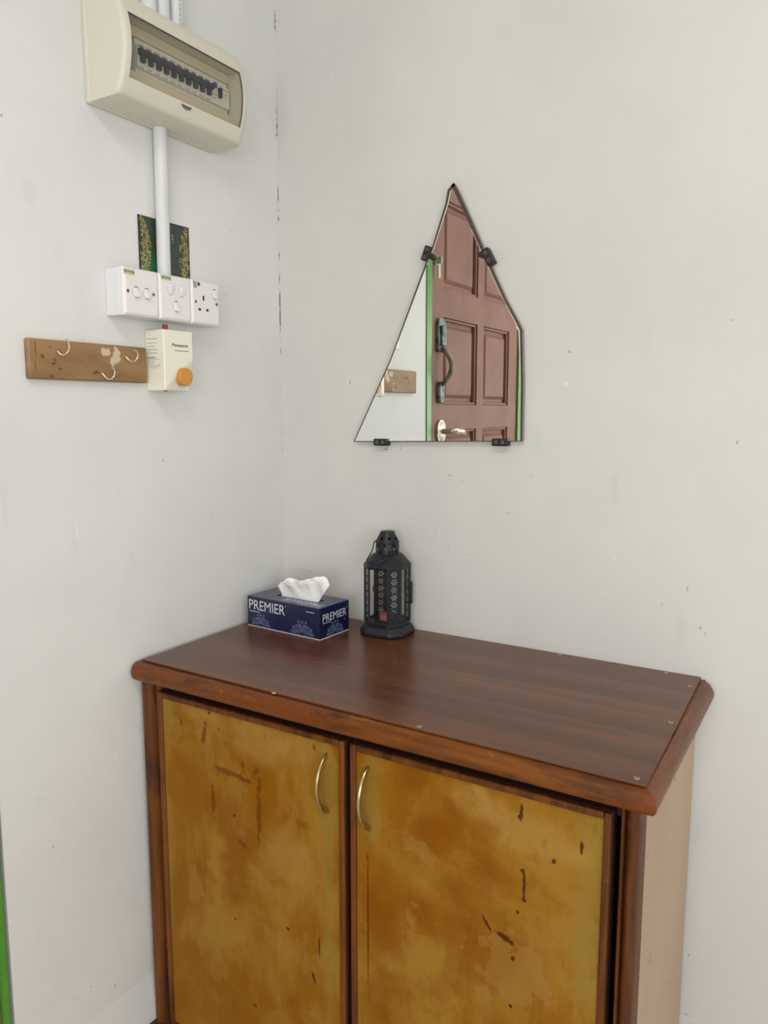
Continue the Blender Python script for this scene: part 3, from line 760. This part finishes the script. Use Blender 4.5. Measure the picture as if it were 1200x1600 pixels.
# ------------------------------------------------------------------ mirror
def mirror():
    t = NT('silvered_glass'); t.base((.90, .93, .90)); t.p(Metallic=1.0, Roughness=.0); MAT['silver'] = t.m
    MAT['mirror_edge'] = plain('dark_mirror_edge', (74, 58, 52), .5, var=.2, scale=90)
    MAT['chip'] = plain('chipped_mirror_edge', (212, 200, 188), .5, var=.15, scale=150)
    MAT['clip'] = plain('black_clip', (24, 24, 28), .45, var=.1)
    MAT['clip_screw'] = plain('clip_screw', (150, 146, 138), .3, 1.0, var=.1)
    px = [(709, 286), (700, 297), (696.5, 318), (676, 385), (665, 413), (610, 562), (553, 690), (816, 689.5), (817.5, 600), (816, 516), (812, 507), (791, 468), (765, 410), (741, 354), (716, 298)]
    W_ = .012
    P_ = [UB(x, y, W_) for x, y in px]
    mi = thing('mirror', (P_[0][0], -.003, P_[6][1]), 'frameless mirror broken to a pointed sail shape, clipped to the wall', 'mirror')
    m = MB(frameB); m.prism(P_, .0075, W_); m.build('mirror_glass', 'silver', mi, smooth=0)
    m = MB(frameB); m.prism(P_, .004, .0074); m.build('mirror_backing', 'mirror_edge', mi, smooth=0)
    # dark worn rim: thick on the right, hair-thin on the left
    def rim(name, idx, wid, mat, off=0.0, w1=W_+.0009):
        mb = MB(frameB); pts = [Vector(P_[i]) for i in idx]
        cen = Vector(UB(700, 560, W_))
        out_, in_ = [], []
        for i, p in enumerate(pts):
            a_ = pts[max(i-1, 0)]; b_ = pts[min(i+1, len(pts)-1)]; tdir = (b_-a_).normalized(); nrm = Vector((-tdir.y, tdir.x))
            if nrm.dot(cen-p) < 0: nrm = -nrm
            ww = wid[i]; oo = off[i] if isinstance(off, list) else off
            out_.append(p+nrm*(oo-.0004 if oo == 0 else oo)); in_.append(p+nrm*(ww+oo))
        for i in range(len(pts)-1):
            qd = [out_[i], out_[i+1], in_[i+1], in_[i]]
            mb.prism([tuple(q) for q in qd], W_-.001, w1)
        mb.build(name, mat, mi, smooth=0)
    rim('mirror_rim', [0, 1, 2, 3, 4, 5, 6], [.006, .0055, .004, .0032, .0028, .0016, .0012], 'mirror_edge')
    rim('mirror_rim', [0, 14, 13, 12, 11, 10, 9, 8, 7], [.006, .0075, .007, .0055, .0042, .0042, .0045, .0045, .004], 'mirror_edge')
    rim('mirror_rim', [6, 7], [.0012, .0012], 'mirror_edge')
    rim('bevel_chip', [13, 12, 11, 10], [.001, .0014, .001, .0016], 'chip', [.0070, .0056, .0043, .0043], W_+.0005)
    rim('bevel_chip', [1, 2, 3, 4], [.002, .0018, .0014, .001], 'chip', [.0054, .0041, .0033, .0029], W_+.0005)
    rim('bevel_chip', [10, 9, 8], [.004, .003, .0012], 'chip', [.0050, .0047, .0047], W_+.0003)
    def clip(cxp, cyp, ang, L_, H_, tab, lab, screws):
        c_ = Vector(UB(cxp, cyp, W_+.004)); ca, sa = math.cos(math.radians(ang)), math.sin(math.radians(ang))
        tf = lambda u, v, w: frameB(c_.x+u*ca-v*sa, c_.y+u*sa+v*ca, w)
        mb = MB(tf); mb.box(-L_/2, L_/2, -H_/2, H_/2, .001, W_+.007)
        o = mb.build('mirror_clip', 'clip', mi, bevel=.002, label=lab)
        if tab:
            tb_ = MB(lambda u, v, w: frameB(c_.x+u, c_.y+v, w)); (tx, ty) = tab
            d_ = Vector((tx, ty)); p_ = Vector((-d_.y, d_.x)).normalized()*.0055; 
            tb_.prism([tuple(-p_), tuple(d_-p_), tuple(d_*1.18-p_*.4), tuple(d_*1.18+p_*.4), tuple(d_+p_), tuple(p_)], W_+.0015, W_+.006)
            tb_.build('clip_tab', 'clip', o, bevel=.001)
        for sx in screws:
            s1 = MB(tf); s1.disc(sx, 0, .0036, W_+.007, W_+.0078, 14); s1.disc(sx, 0, .0016, W_+.0078, W_+.0080, 8); s1.build('screw', 'clip_screw', o)
            s2 = MB(tf); s2.disc(sx, 0, .0019, W_+.0079, W_+.0083, 10); s2.build('screw_socket', 'clip', o)
    clip(666, 396, 68, .030, .015, (.016, -.010), 'black clip on the left slanted edge', (-.008, .008))
    clip(762, 401, -62, .034, .016, (-.017, .006), 'black clip on the right slanted edge', (-.008, .008))
    clip(594.5, 691, 0, .034, .015, None, 'black clip under the left of the lower edge', (-.007, .007))
    clip(781, 691, 0, .034, .015, None, 'black clip under the right of the lower edge', (-.007, .007))
mirror()

# ------------------------------------------------------------------ distribution board and pipes
def fuse_box():
    MAT['cream_plastic'] = plain('cream_plastic', (210, 205, 190), .38, var=.02, scale=8)
    MAT['inner_plastic'] = plain('inner_plastic', (222, 212, 190), .45, var=.02)
    MAT['inner_dark'] = plain('inner_dark', (96, 94, 86), .6, var=.05)
    MAT['breaker'] = plain('breaker_grey', (226, 226, 218), .45, var=.03)
    MAT['toggle'] = plain('toggle_blue_black', (28, 38, 58), .4, var=.1)
    MAT['blue_button'] = plain('blue_button', (52, 66, 150), .4, var=.05)
    MAT['grey_print'] = plain('grey_print', (96, 86, 84), .6, var=.1)
    t = NT('smoked_lid'); tr = t.node('ShaderNodeBsdfTransparent'); tr.inputs[0].default_value = (.885, .875, .845, 1)
    gl = t.node('ShaderNodeBsdfGlossy'); gl.inputs['Roughness'].default_value = .06
    mx = t.node('ShaderNodeMixShader'); mx.inputs[0].default_value = .045; t.link(tr.outputs[0], mx.inputs[1]); t.link(gl.outputs[0], mx.inputs[2]); t.link(mx.outputs[0], t.out.inputs[0])
    MAT['smoked'] = t.m
    Y0, Y1, Z0, Z1 = -.515, -.2125, 1.8215, 1.986
    zc = (Z0+Z1)/2
    def xp(z):
        s_ = (z-zc)/((Z1-Z0)/2); return .080+.0225*(1-abs(s_)**2.0)
    fb = thing('distribution_board', (0, (Y0+Y1)/2, Z0), 'cream fuse box with smoked window over a row of breakers', 'fuse box')
    MB(frameL).box(Y0-.001, Y1+.001, Z0-.001, Z1+.001, 0, .012).build('back_box', 'cream_plastic', fb, bevel=.003)
    # curved cover with the window hole
    wy0, wy1, wz0, wz1 = -.500, -.2275, 1.8490, 1.9505
    ys = [Y0, Y0+.0015, Y0+.005, Y0+.010, wy0]+[wy0+(wy1-wy0)*i/24 for i in range(1, 24)]+[wy1, Y1-.010, Y1-.005, Y1-.0015, Y1]
    zs = [Z0, Z0+.0015, Z0+.005]+[Z0+.005+(wz0-Z0-.005)*i/4 for i in range(1, 4)]+[wz0]+[wz0+(wz1-wz0)*i/16 for i in range(1, 16)]+[wz1]+[wz1+(Z1-.005-wz1)*i/4 for i in range(1, 4)]+[Z1-.005, Z1-.0015, Z1]
    def rnd(d, r=.006): return 0 if d >= r else (r-math.sqrt(max(0, r*r-(r-d)**2)))
    def surf(y, z): return xp(z)-rnd(min(y-Y0, Y1-y), .008)-rnd(min(z-Z0, Z1-z), .005)
    ny, nz = len(ys), len(zs)
    vs = [(y, z, surf(y, z)) for z in zs for y in ys]
    i0, i1 = ys.index(wy0), ys.index(wy1); j0, j1 = zs.index(wz0), zs.index(wz1)
    fs = []
    for j in range(nz-1):
        for i in range(ny-1):
            if i0 <= i < i1 and j0 <= j < j1: continue
            k = j*ny+i; fs.append((k, k+1, k+ny+1, k+ny))
    def wall(loop, w):
        k0 = len(vs); n = len(loop)
        for q in loop: vs.append((vs[q][0], vs[q][1], w if not callable(w) else w(vs[q])))
        for a_ in range(n): b_ = (a_+1) % n; fs.append((loop[a_], loop[b_], k0+b_, k0+a_))
    outer = [i for i in range(ny)]+[j*ny+ny-1 for j in range(1, nz)]+[(nz-1)*ny+i for i in range(ny-2, -1, -1)]+[j*ny for j in range(nz-2, 0, -1)]
    inner = [j0*ny+i for i in range(i0, i1+1)]+[j*ny+i1 for j in range(j0+1, j1+1)]+[j1*ny+i for i in range(i1-1, i0-1, -1)]+[j*ny+i0 for j in range(j1-1, j0, -1)]
    wall(outer, .012); wall(inner, .050)
    m = MB(frameL); m.add(vs, fs); m.build('cover', 'cream_plastic', fb, smooth=38)
    # inside: decks, breakers
    m = MB(frameL); m.box(wy0, wy1, wz0, wz1, .046, .050); m.build('inner_back', 'inner_dark', fb)
    m = MB(frameL); m.prism([(wy0, 1.9335), (wy1, 1.9335), (wy1, wz1), (wy0, wz1)], .052, .066); m.build('upper_deck', 'inner_plastic', fb, bevel=.001)
    m = MB(frameL); m.prism([(wy0, wz0), (wy1, wz0), (wy1, 1.8765), (wy0, 1.8765)], .052, .066); m.build('lower_deck', 'inner_plastic', fb, bevel=.001)
    yb = -.4600; pit = .0178
    def module(name, y, wdt, nt, btn=None, lab=None):
        m = MB(frameL); m.box(y+.0002, y+wdt-.0002, 1.8775, 1.9325, .050, .064); m.box(y+.0002, y+wdt-.0002, 1.8840, 1.9225, .064, .070)
        o = m.build(name, 'breaker', fb, bevel=.0006, label=lab)
        if nt:
            m = MB(frameL); m.box(y+.0003, y+wdt-.0003, 1.9040, 1.9140, .070, .078); m.box(y+.0050, y+wdt-.0042, 1.8930, 1.9040, .070, .0765); m.build('toggle', 'toggle', o, bevel=.0008)
            m = MB(frameL)
            r = random.Random(int(abs(y)*10000))
            for k in range(3): m.box(y+.003+k*.0040, y+.006+k*.0040, 1.9175, 1.9215, .070, .0702)
            m.build('rating_print', 'grey_print', o)
            m = MB(frameL)
            for k in range(2): m.box(y+.003+k*.006, y+.0075+k*.006, 1.8855, 1.8870, .070, .0702)
            m.build('terminal_print', 'grey_print', o)
        return o
    for k in range(10): module('circuit_breaker', yb+k*pit, pit, True)
    y = yb+10*pit
    o = module('residual_breaker', y, .0270, False, lab='wide breaker with blue test button')
    m = MB(frameL); m.disc(y+.0085, 1.9170, .0052, .070, .0735, 18); m.build('test_button', 'blue_button', o)
    m = MB(frameL); m.box(y+.0180, y+.0235, 1.8970, 1.9150, .070, .0775); m.build('toggle', 'toggle', o, bevel=.0008)
    m = MB(frameL); m.box(y+.004, y+.015, 1.9000, 1.9008, .070, .0702); m.box(y+.004, y+.012, 1.8935, 1.8943, .070, .0702); m.build('rating_print', 'grey_print', o)
    y += .0272
    o = module('main_switch', y, .0225, False, lab='grey main switch at the right end')
    m = MB(frameL); m.box(y+.003, y+.020, 1.9165, 1.9175, .070, .0702); m.disc(y+.014, 1.9085, .0016, .070, .0704, 10); m.build('rating_print', 'grey_print', o)
    # smoked lid, slightly set back, with thumb notch below it
    m = MB(frameL); g = 9; q0, q1 = wy0+.0008, wy1-.0008; r0, r1 = wz0+.0008, wz1-.0008
    rings = []
    for j in range(g+1):
        z = r0+(r1-r0)*j/g; rings.append([(q0, z, xp(z)-.0035), (q1, z, xp(z)-.0035), (q1, z, xp(z)-.0015), (q0, z, xp(z)-.0015)])
    m.loft(rings); m.build('smoked_window', 'smoked', fb, smooth=40, label='smoky transparent window lid')
    m = MB(frameL)
    for a0, a1, c0, c1 in ((wy0, wy1, wz0, wz0+.0009), (wy0, wy1, wz1-.0009, wz1), (wy0, wy0+.0009, wz0, wz1), (wy1-.0009, wy1, wz0, wz1)):
        if c1-c0 < .01: m.box(a0, a1, c0, c1, xp(c0)-.004, xp(c0)-.0010)
        else:
            rr_ = []
            for j in range(g+1):
                z = c0+(c1-c0)*j/g; rr_.append([(a0, z, xp(z)-.004), (a1, z, xp(z)-.004), (a1, z, xp(z)-.001), (a0, z, xp(z)-.001)])
            m.loft(rr_)
    m.build('lid_gap', 'inner_dark', fb)
    yn = PL(292, 163, .092)[1]
    m = MB(frameL)
    n_ = 12; rings = []
    lip = [(yn+.0165*math.cos(PI+PI*i/n_), wz0+.0005+.0105*math.sin(PI+PI*i/n_)) for i in range(n_+1)]
    m.prism(lip, xp(wz0-.004)-.004, xp(wz0-.005)+.0006); m.build('thumb_notch', 'inner_dark', fb)
    m = MB(frameL); m.tube([(u, v, xp(v)+.0002) for u, v in lip], .0012, 6); m.build('notch_lip', 'cream_plastic', fb)
    # pipes
    MAT['pvc'] = plain('grey_white_pvc', (212, 214, 216), .35, var=.03, scale=12)
    MAT['pvc_print'] = plain('pvc_print', (176, 174, 176), .5)
    m = MB(frameL); r_ = .0128; yc_ = -.3640
    m.tube([(yc_+.0015, Z0+.004, .0138), (yc_, 1.72, .0148), (yc_-.0022, 1.5505, .0148)], r_, 20)
    m.build('conduit_pipe', 'pvc', None, loc=(.014, yc_, 1.55), label='grey plastic conduit pipe from the fuse box down to the switches', cat='pipe')
    tops = [(232.0, 'leftmost of the three plastic pipes rising above the fuse box'), (252.5, 'middle one of the three plastic pipes rising above the fuse box'), (274, 'rightmost of the three plastic pipes above the fuse box, printed along its side')]
    for k, (xx, lb) in enumerate(tops):
        yy = PL(xx, 0, .0145)[1]
        pp = thing('conduit_pipe', (.0145, yy, Z1), lb, 'pipe', 'pipes above the fuse box')
        m = MB(frameL); m.tube([(yy, Z1-.002, .0145), (yy, RZ-.002, .0145)], .0140, 20); m.build('pipe_body', 'pvc', pp)
        if k == 2:
            m = MB(frameL); r = random.Random(4); z = Z1+.03
            while z < 2.2:
                l = r.uniform(.004, .012)
                m.box(yy-.004, yy-.0005, z, z+l, .0278, .02865); z += l+.003
            m.build('pipe_print', 'pvc_print', pp)
fuse_box()

# ------------------------------------------------------------------ green plaque behind the pipe
def plaque():
    t = NT('green_plaque')
    q = UL(232, 425)
    c = t.mix(t.ramp(t.noise(20, 3), .3, .7), lin((46, 56, 50)), lin((50, 66, 56)))
    c = t.mix(t.math('MULTIPLY', t.spots([((0, q[0]+.002, q[1]), (1, .045, .060), (0, 0, 0))], 1.0, .0, 20), .9), c, lin((30, 112, 60)))
    t.base(c); t.p(Roughness=.3); MAT['plaque'] = t.m
    MAT['gold'] = plain('gold_print', (206, 188, 120), .4, .25, var=.25, scale=120)
    MAT['plaque_edge'] = plain('plaque_edge', (56, 46, 48), .5)
    u0, u1, v0, v1 = -.4125, -.2850, 1.552, 1.6600
    pl = thing('green_plaque', (0, (u0+u1)/2, v0), 'dark green plaque with gold arabesque borders behind the conduit pipe', 'plaque')
    MB(frameL).box(u0, u1, v0, v1, 0.0002, .0016).build('plaque_board', 'plaque', pl)
    m = MB(frameL)
    for b_ in ((u0, u0+.0035, v0, v1), (u1-.003, u1, v0, v1), (u0, u1, v1-.002, v1)): m.box(*b_, .0002, .0019)
    m.build('plaque_edge', 'plaque_edge', pl)
    r = random.Random(11)
    for side in (0, 1):
        m = MB(frameL)
        for k in range(80):
            s_ = (k+.5)/80; v = v0-.004+(v1-v0+.002)*s_
            wd = .0235*math.sin(PI*min(1, max(0, s_)))**.55
            for rep in range(2):
                o_ = .0045+r.uniform(0, 1)*wd
                u = (u0+o_) if side == 0 else (u1-o_)
                rad = r.uniform(.0013, .0030); a0 = r.uniform(0, 360)
                m.ribbon(arc(u, min(v, v1-.004), rad, a0, a0+r.uniform(150, 260), 7), r.uniform(.0007, .0013), .0017, .0021)
        m.build('gold_border', 'gold', pl, smooth=0)
    MAT['white_print'] = plain('white_print', (214, 220, 212), .5)
    a_ = UL(268.6, 372); m = MB(frameL)
    m.ribbon([(a_[0]-.003, a_[1]+.006), (a_[0]+.001, a_[1]+.005), (a_[0]-.0005, a_[1]), (a_[0]+.0015, a_[1]-.003), (a_[0]-.003, a_[1]-.004)], .0012, .0017, .0021)
    m.ribbon([(a_[0]-.001, a_[1]-.008), (a_[0]+.0015, a_[1]-.0085)], .0016, .0017, .0021)
    m.build('white_script', 'white_print', pl, smooth=0)
    b_ = UL(270, 394); m = MB(frameL); m.ribbon([(b_[0]-.004, b_[1]), (b_[0], b_[1]+.0006)], .0008, .0017, .0021); m.ribbon([(b_[0]-.004, b_[1]-.003), (b_[0]-.001, b_[1]-.003)], .0006, .0017, .0021); m.build('white_script', 'plaque_edge', pl, smooth=0)
plaque()

# ------------------------------------------------------------------ switches and socket
def switches():
    MAT['switch_white'] = plain('switch_white', (230, 226, 226), .32, var=.012, scale=10)
    MAT['switch_box'] = plain('switch_box_white', (224, 224, 228), .4, var=.015, scale=10)
    MAT['sticker'] = plain('yellow_green_sticker', (188, 192, 146), .6, var=.05)
    MAT['sticker_ink'] = plain('sticker_ink', (70, 76, 52), .6)
    MAT['steel_screw'] = plain('steel_screw', (120, 116, 110), .35, 1.0)
    MAT['rocker_gap'] = plain('rocker_gap_grey', (150, 146, 146), .6)
    MAT['foil'] = plain('foil_label', (150, 148, 142), .35, .3)
    F = .0495; Z0, Z1 = 1.4675, 1.5515
    bounds = [-.4925, -.4115, -.3305, -.2515]
    labs = ['double light switch box, leftmost of the three white boxes below the pipe', 'triple light switch box in the middle of the three white boxes', 'white three-pin socket outlet with switch, right of the switches']
    names = ['light_switch', 'light_switch', 'socket_outlet']
    def rocker(par, u, v, on, hw=.0068, hh=.0098):
        n = 18
        m = MB(frameL); m.prism([(u+hw*1.12*math.cos(2*PI*i/n), v+hh*1.12*math.sin(2*PI*i/n)) for i in range(n)], F-.0002, F+.0002); m.build('rocker_gap', 'rocker_gap', par)
        m = MB(frameL)
        def ell(k, dv=0): return [(u+hw*k*math.copysign(abs(math.cos(2*PI*i/n))**.7, math.cos(2*PI*i/n)), v+dv+hh*k*math.copysign(abs(math.sin(2*PI*i/n))**.7, math.sin(2*PI*i/n))) for i in range(n)]
        lo = ell(1.0); hi = ell(.82)
        r0 = [(a, b, F-.0005) for a, b in lo]
        r1 = [(a, b, F+.0022+(.0030 if on else -.0018)*((b-v)/hh)*-1) for a, b in lo]
        r2 = [(a, b, F+.0032+(.0034 if on else -.0022)*((b-v)/hh)*-1) for a, b in hi]
        m.loft([r0, r1, r2]); m.build('rocker', 'switch_white', par, smooth=40)
    def screw(par, u, v):
        m = MB(frameL); m.disc(u, v, .0031, F-.0003, F+.0004, 14); m.build('screw', 'steel_screw', par)
        m = MB(frameL); m.box(u-.0022, u+.0022, v-.0004, v+.0004, F+.0004, F+.0006); m.build('screw_slot', 'dark_hole', par)
    def cap(par, u, v):
        m = MB(frameL); m.disc(u, v, .0028, F-.0003, F+.0008, 14, .0024); m.build('screw_cap', 'switch_white', par)
    roots = []
    for k in range(3):
        u0, u1 = bounds[k]+.0002, bounds[k+1]-.0002
        o = thing(names[k], (0, (u0+u1)/2, Z0), labs[k], 'switch' if k < 2 else 'socket'); roots.append(o)
        m = MB(frameL); z0, z1 = Z0-.0, Z1
        m.prism([(u0+.0004, z0+.0003), (u1-.0004, z0+.0003), (u1-.0004, z1-.0003), (u0+.0004, z1-.0003)], 0, .036); m.build('mounting_box', 'switch_box', o, bevel=.002)
        m = MB(frameL)
        def rect(i): return [(u0+i, z0+i), (u1-i, z0+i), (u1-i, z1-i), (u0+i, z1-i)]
        m.loft([[(a, b, .0362) for a, b in rect(0)], [(a, b, F-.0040) for a, b in rect(0)], [(a, b, F) for a, b in rect(.0045)]])
        m.build('face_plate', 'switch_white', o, bevel=.0015, smooth=25)
    def U(px, py): return UL(px, py, F)
    o = roots[0]
    for px, py, on in ((213, 456.5, True), (229.5, 459, True)): rocker(o, *U(px, py), on, .0075, .0095)
    for px, py in ((200, 454), (240, 460.5)): screw(o, *U(px, py))
    o = roots[1]
    rocker(o, *U(266.5, 452), False); rocker(o, *U(284, 456), False); rocker(o, *U(275.5, 479), True)
    for px, py in ((256.5, 465), (292.5, 471)): cap(o, *U(px, py))
    o = roots[2]
    rocker(o, *U(335, 460), True, .0072, .0095)
    for px, py in ((306, 471), (338.5, 476)): screw(o, *U(px, py))
    def hole(u, v, hw, hh):
        m = MB(frameL); m.box(u-hw, u+hw, v-hh, v+hh, F-.0005, F+.0003); m.build('pin_hole', 'dark_hole', o)
    hole(*U(317.8, 466), .0020, .0046); hole(*U(312, 483.4), .0032, .0022); hole(*U(324, 485), .0032, .0022)
    # stickers with scribbled words, on the two switches; a small foil label on the socket
    def sticker(par, c0, c1, c2, c3, seed):
        P_ = [U(*c) for c in (c0, c1, c2, c3)]
        m = MB(frameL); m.prism(P_, F, F+.0006); m.build('sticker', 'sticker', par, smooth=0, label='yellow-green handwritten sticker')
        r = random.Random(seed); a_, b_, c_, d_ = [Vector(p) for p in P_]    # bl, br, tr, tl
        m = MB(frameL)
        def at(s_, q): lo = a_.lerp(b_, s_); hi = d_.lerp(c_, s_); return tuple(lo.lerp(hi, q))
        for s0, s1 in ((.04, .10), (.16, .34), (.42, .60), (.68, .84), (.90, .95)):
            pts = [at(s0+(s1-s0)*i/4, .35+.45*((i+seed) % 2)*r.uniform(.6, 1)) for i in range(5)]
            m.ribbon(pts, .0013, F, F+.0008)
        m.build('sticker_writing', 'sticker_ink', par, smooth=0)
    sticker(roots[0], (193.5, 426.5), (209.8, 430.5), (209.8, 422.5), (193.0, 419), 1)
    sticker(roots[1], (252, 436), (267, 439), (267, 432), (251.5, 429), 2)
    P_ = [U(*c) for c in ((302.5, 448.5), (307.5, 450), (306.5, 440), (301.5, 438))]
    m = MB(frameL); m.prism(P_, F, F+.0005); m.build('foil_label', 'foil', roots[2], smooth=0)
    P_ = [U(*c) for c in ((308.5, 446.2), (312.5, 447), (312, 441.5), (308, 440.5))]
    m = MB(frameL); m.prism(P_, F, F+.0005); m.build('foil_label', 'grey_print', roots[2], smooth=0)
    # wire ends peeping over the leftmost box
    for px, py in ((199.5, 415), (209, 416)):
        q = UL(px, py, .012)
        m = MB(frameL); m.tube([(q[0]-.006, Z1+.0002, .012), (q[0]-.004, Z1+.0045, .012), (q[0]+.001, Z1+.006, .012), (q[0]+.005, Z1+.0005, .012)], .0018, 8)
        m.build('wire_loop', 'dark_hole', roots[0])
switches()

# ------------------------------------------------------------------ cream control box with orange knob
def control_box():
    MAT['ivory'] = plain('ivory_plastic', (232, 229, 212), .35, var=.02, scale=9)
    MAT['orange'] = plain('orange_knob', (202, 138, 54), .4, var=.05, scale=20)
    MAT['knob_dot'] = plain('knob_dot', (170, 106, 36), .5)
    MAT['black_ink'] = plain('black_ink', (40, 40, 40), .5)
    MAT['grey_ink'] = plain('grey_ink', (110, 106, 100), .6)
    MAT['red'] = plain('red_tape', (150, 46, 66), .5, var=.15, scale=90)
    u0, u1, v0, v1 = -.4070, -.3330, 1.3370, 1.4500; F = .0510
    cb = thing('control_box', (0, (u0+u1)/2, v0), 'small ivory control box with a round orange knob below the switches', 'control box')
    # body: front slopes down into a hollow around the knob at lower right
    NU, NV = 24, 34; vs = []; fs = []
    kx, kz = UL(288.5, 589, F+.004)
    def dep(u, v):
        # hollow: deepest at the lower right, its edge is an arc from the lower left corner up and to the right
        s_ = (u-u0)/(u1-u0); q = (v-v0)/(v1-v0)
        edge = (s_-.07)*.62+.05*math.sin(PI*max(0, min(1, s_)))         # line of the fold (fraction of height)
        edge = .02+.56*max(0, s_-.06)**.8
        d_ = max(0, edge-q)
        return min(.0125, .028*d_)
    for j in range(NV+1):
        for i in range(NU+1):
            u = u0+(u1-u0)*i/NU; v = v0+(v1-v0)*j/NV; vs.append((u, v, F-dep(u, v)))
    for j in range(NV):
        for i in range(NU): k = j*(NU+1)+i; fs.append((k, k+1, k+NU+2, k+NU+1))
    loop = [i for i in range(NU+1)]+[j*(NU+1)+NU for j in range(1, NV+1)]+[NV*(NU+1)+i for i in range(NU-1, -1, -1)]+[j*(NU+1) for j in range(NV-1, 0, -1)]
    k0 = len(vs); n = len(loop)
    for q in loop: vs.append((vs[q][0], vs[q][1], 0.0005))
    for a_ in range(n): b_ = (a_+1) % n; fs.append((loop[a_], loop[b_], k0+b_, k0+a_))
    fs.append(tuple(range(k0, k0+n)))
    m = MB(frameL); m.add(vs, fs); m.build('body', 'ivory', cb, bevel=.0016, smooth=25)
    m = MB(frameL); m.lathe([(.0168, F-.012), (.0172, F+.001), (.0172, F+.0085), (.0160, F+.0100), (.004, F+.0102)], kx, kz, 32); kn = m.build('knob', 'orange', cb, smooth=40, label='round orange knob')
    for k in range(6):
        a_ = math.radians(30+60*k); m = MB(frameL); m.disc(kx+.0115*math.cos(a_), kz+.0115*math.sin(a_), .0011, F+.0100, F+.0106, 8); m.build('knob_dot', 'knob_dot', kn)
    p0 = UL(269, 539.0, F); p1 = UL(294, 541.2, F)
    m = MB(frameL); m.text('Panasonic', p0[0], UL(281, 541.5, F)[1]-.0008, p1[0]-p0[0], .0058, F+.0003, bold=.02); m.build('lettering', 'black_ink', cb, label='black lettering')
    m = MB(frameL); r = random.Random(5); p0 = UL(273.5, 547.5, F); x = p0[0]
    while x < p0[0]+.034: l = r.uniform(.0012, .003); m.box(x, x+l, p0[1]-.0008, p0[1]+.0006, F, F+.0003); x += l+.0006
    m.build('small_print', 'grey_ink', cb)
    # printed lines on the left cheek (facing away from the corner)
    def cheek(px, py): q = PB(px, py, u0); return q[0], q[2]
    m = MB(lambda a, b, c: (a, u0-c, b)); r = random.Random(9)
    for py, x0, x1, hh, st in ((530, 229.5, 246, .0011, 1), (536.5, 230, 245, .0008, 1), (541.5, 230, 242, .0008, 1), (547, 230.5, 245, .0008, 1), (552, 230.5, 245.5, .0008, 1), (562.3, 230.5, 249, .0006, 1), (565.5, 231, 242, .0008, 1), (569, 231, 240, .0008, 1), (569, 246, 251, .0006, 1), (572.5, 231, 251, .0007, 1), (575, 236, 246, .0007, 1)):
        a0, zz = cheek(x0, py); a1, _ = cheek(x1, py); x = a0
        while x < a1: l = min(a1-x, r.uniform(.0012, .0036)); m.box(x, x+l, zz-hh/2, zz+hh/2, 0, .0002); x += l+.0005
    m.build('small_print', 'grey_ink', cb)
    a0, zz = cheek(230.5, 559); a1, _ = cheek(243, 559)
    m = MB(lambda a, b, c: (a, u0-c, b)); m.text('Panasonic', a0, zz-.0012, a1-a0, .0026, .0003, bold=.03); m.build('lettering', 'black_ink', cb)
    q = UL(259.5, 511, .040); m = MB(frameL); m.box(q[0]-.0045, q[0]+.0045, v1-.0002, v1+.0105, .034, .041); m.build('red_tab', 'red', cb, bevel=.001, label='small dark red tab on top')
    q = UL(261, 612, .046); m = MB(frameL); m.disc(q[0], .040, .0022, 0, 1, 8)
    m = MB(frameL); m.box(q[0]-.002, q[0]+.002, v0-.0015, v0+.0003, .040, .044); m.build('bottom_screw', 'dark_hole', cb)
control_box()

# ------------------------------------------------------------------ hook board
def hook_board():
    t = NT('raw_board')
    f = t.noise(20, 5, .6, stretch=(1, .25, 1), dist=.5)
    c = t.mix(t.ramp(f, .35, .65), lin((132, 98, 62)), lin((154, 119, 80)))
    def sp(px, py, a, b, g=0): q = PL(px, py, .012); k = 1.25/1000; return ((.012, q[1], q[2]), (1, a*k, b*k), (math.radians(g), 0, 0))
    c = t.mix(t.math('MULTIPLY', t.spots([sp(94, 576.5, 4, 2.5), sp(78, 542.5, 4, 1.5), sp(66, 557, 4, 4), sp(85, 562, 4, 3), sp(80, 588, 4, 3), sp(55, 545, 1, 14), sp(55, 572, 1, 10), sp(150, 582, 7, 4), sp(92, 548, 2, 4), sp(84, 568, 5, 2)], .6, .4, 160), .75), c, lin((74, 48, 28)))
    c = t.mix(t.math('MULTIPLY', t.spots([sp(166, 550, 11, 7, 0), sp(181, 556, 9, 13, 10), sp(176, 566, 5, 7)], .35, .45, 90), .9), c, lin((205, 188, 164)))
    t.base(c); t.p(Roughness=.55); t.bump(f, .15, .001); MAT['board'] = t.m
    MAT['hook'] = plain('pale_wire_hook', (205, 196, 182), .3, .7, var=.1)
    u0, u1, v0, v1 = -.6595, -.4145, 1.3508, 1.4165
    hb = thing('hook_board', (0, (u0+u1)/2, v0), 'brown wooden board with three wire hooks beside the ivory control box', 'hook board')
    MB(frameL).box(u0, u1, v0, v1, 0, .0125).build('board', 'board', hb, bevel=.003)
    hooks = [[(102.5, 529.5), (104.5, 534), (106.5, 541), (106, 548), (103, 553), (98.5, 555), (95, 552.5), (93.5, 548.5)],
             [(172.5, 573.5), (176, 576), (178, 581), (177.5, 587), (174, 592), (169.5, 592.5), (165.5, 588), (163, 583.5)],
             [(207, 547), (211, 548.5), (214, 553.5), (213.5, 559.5), (210, 564.5), (205.5, 565), (201.5, 561), (199.8, 557.5)]]
    for hk in hooks:
        P_ = [UL(x, y, .020) for x, y in hk]; n = len(P_)
        pts = [(P_[-1][0], P_[-1][1], .0115)]
        for i in range(n-1, -1, -1): pts.append((P_[i][0], P_[i][1], .0150+.008*math.sin(PI*(n-1-i)/(n-1)*.6)))
        m = MB(frameL); m.tube(pts, .0014, 8); m.build('wire_hook', 'hook', hb)
hook_board()
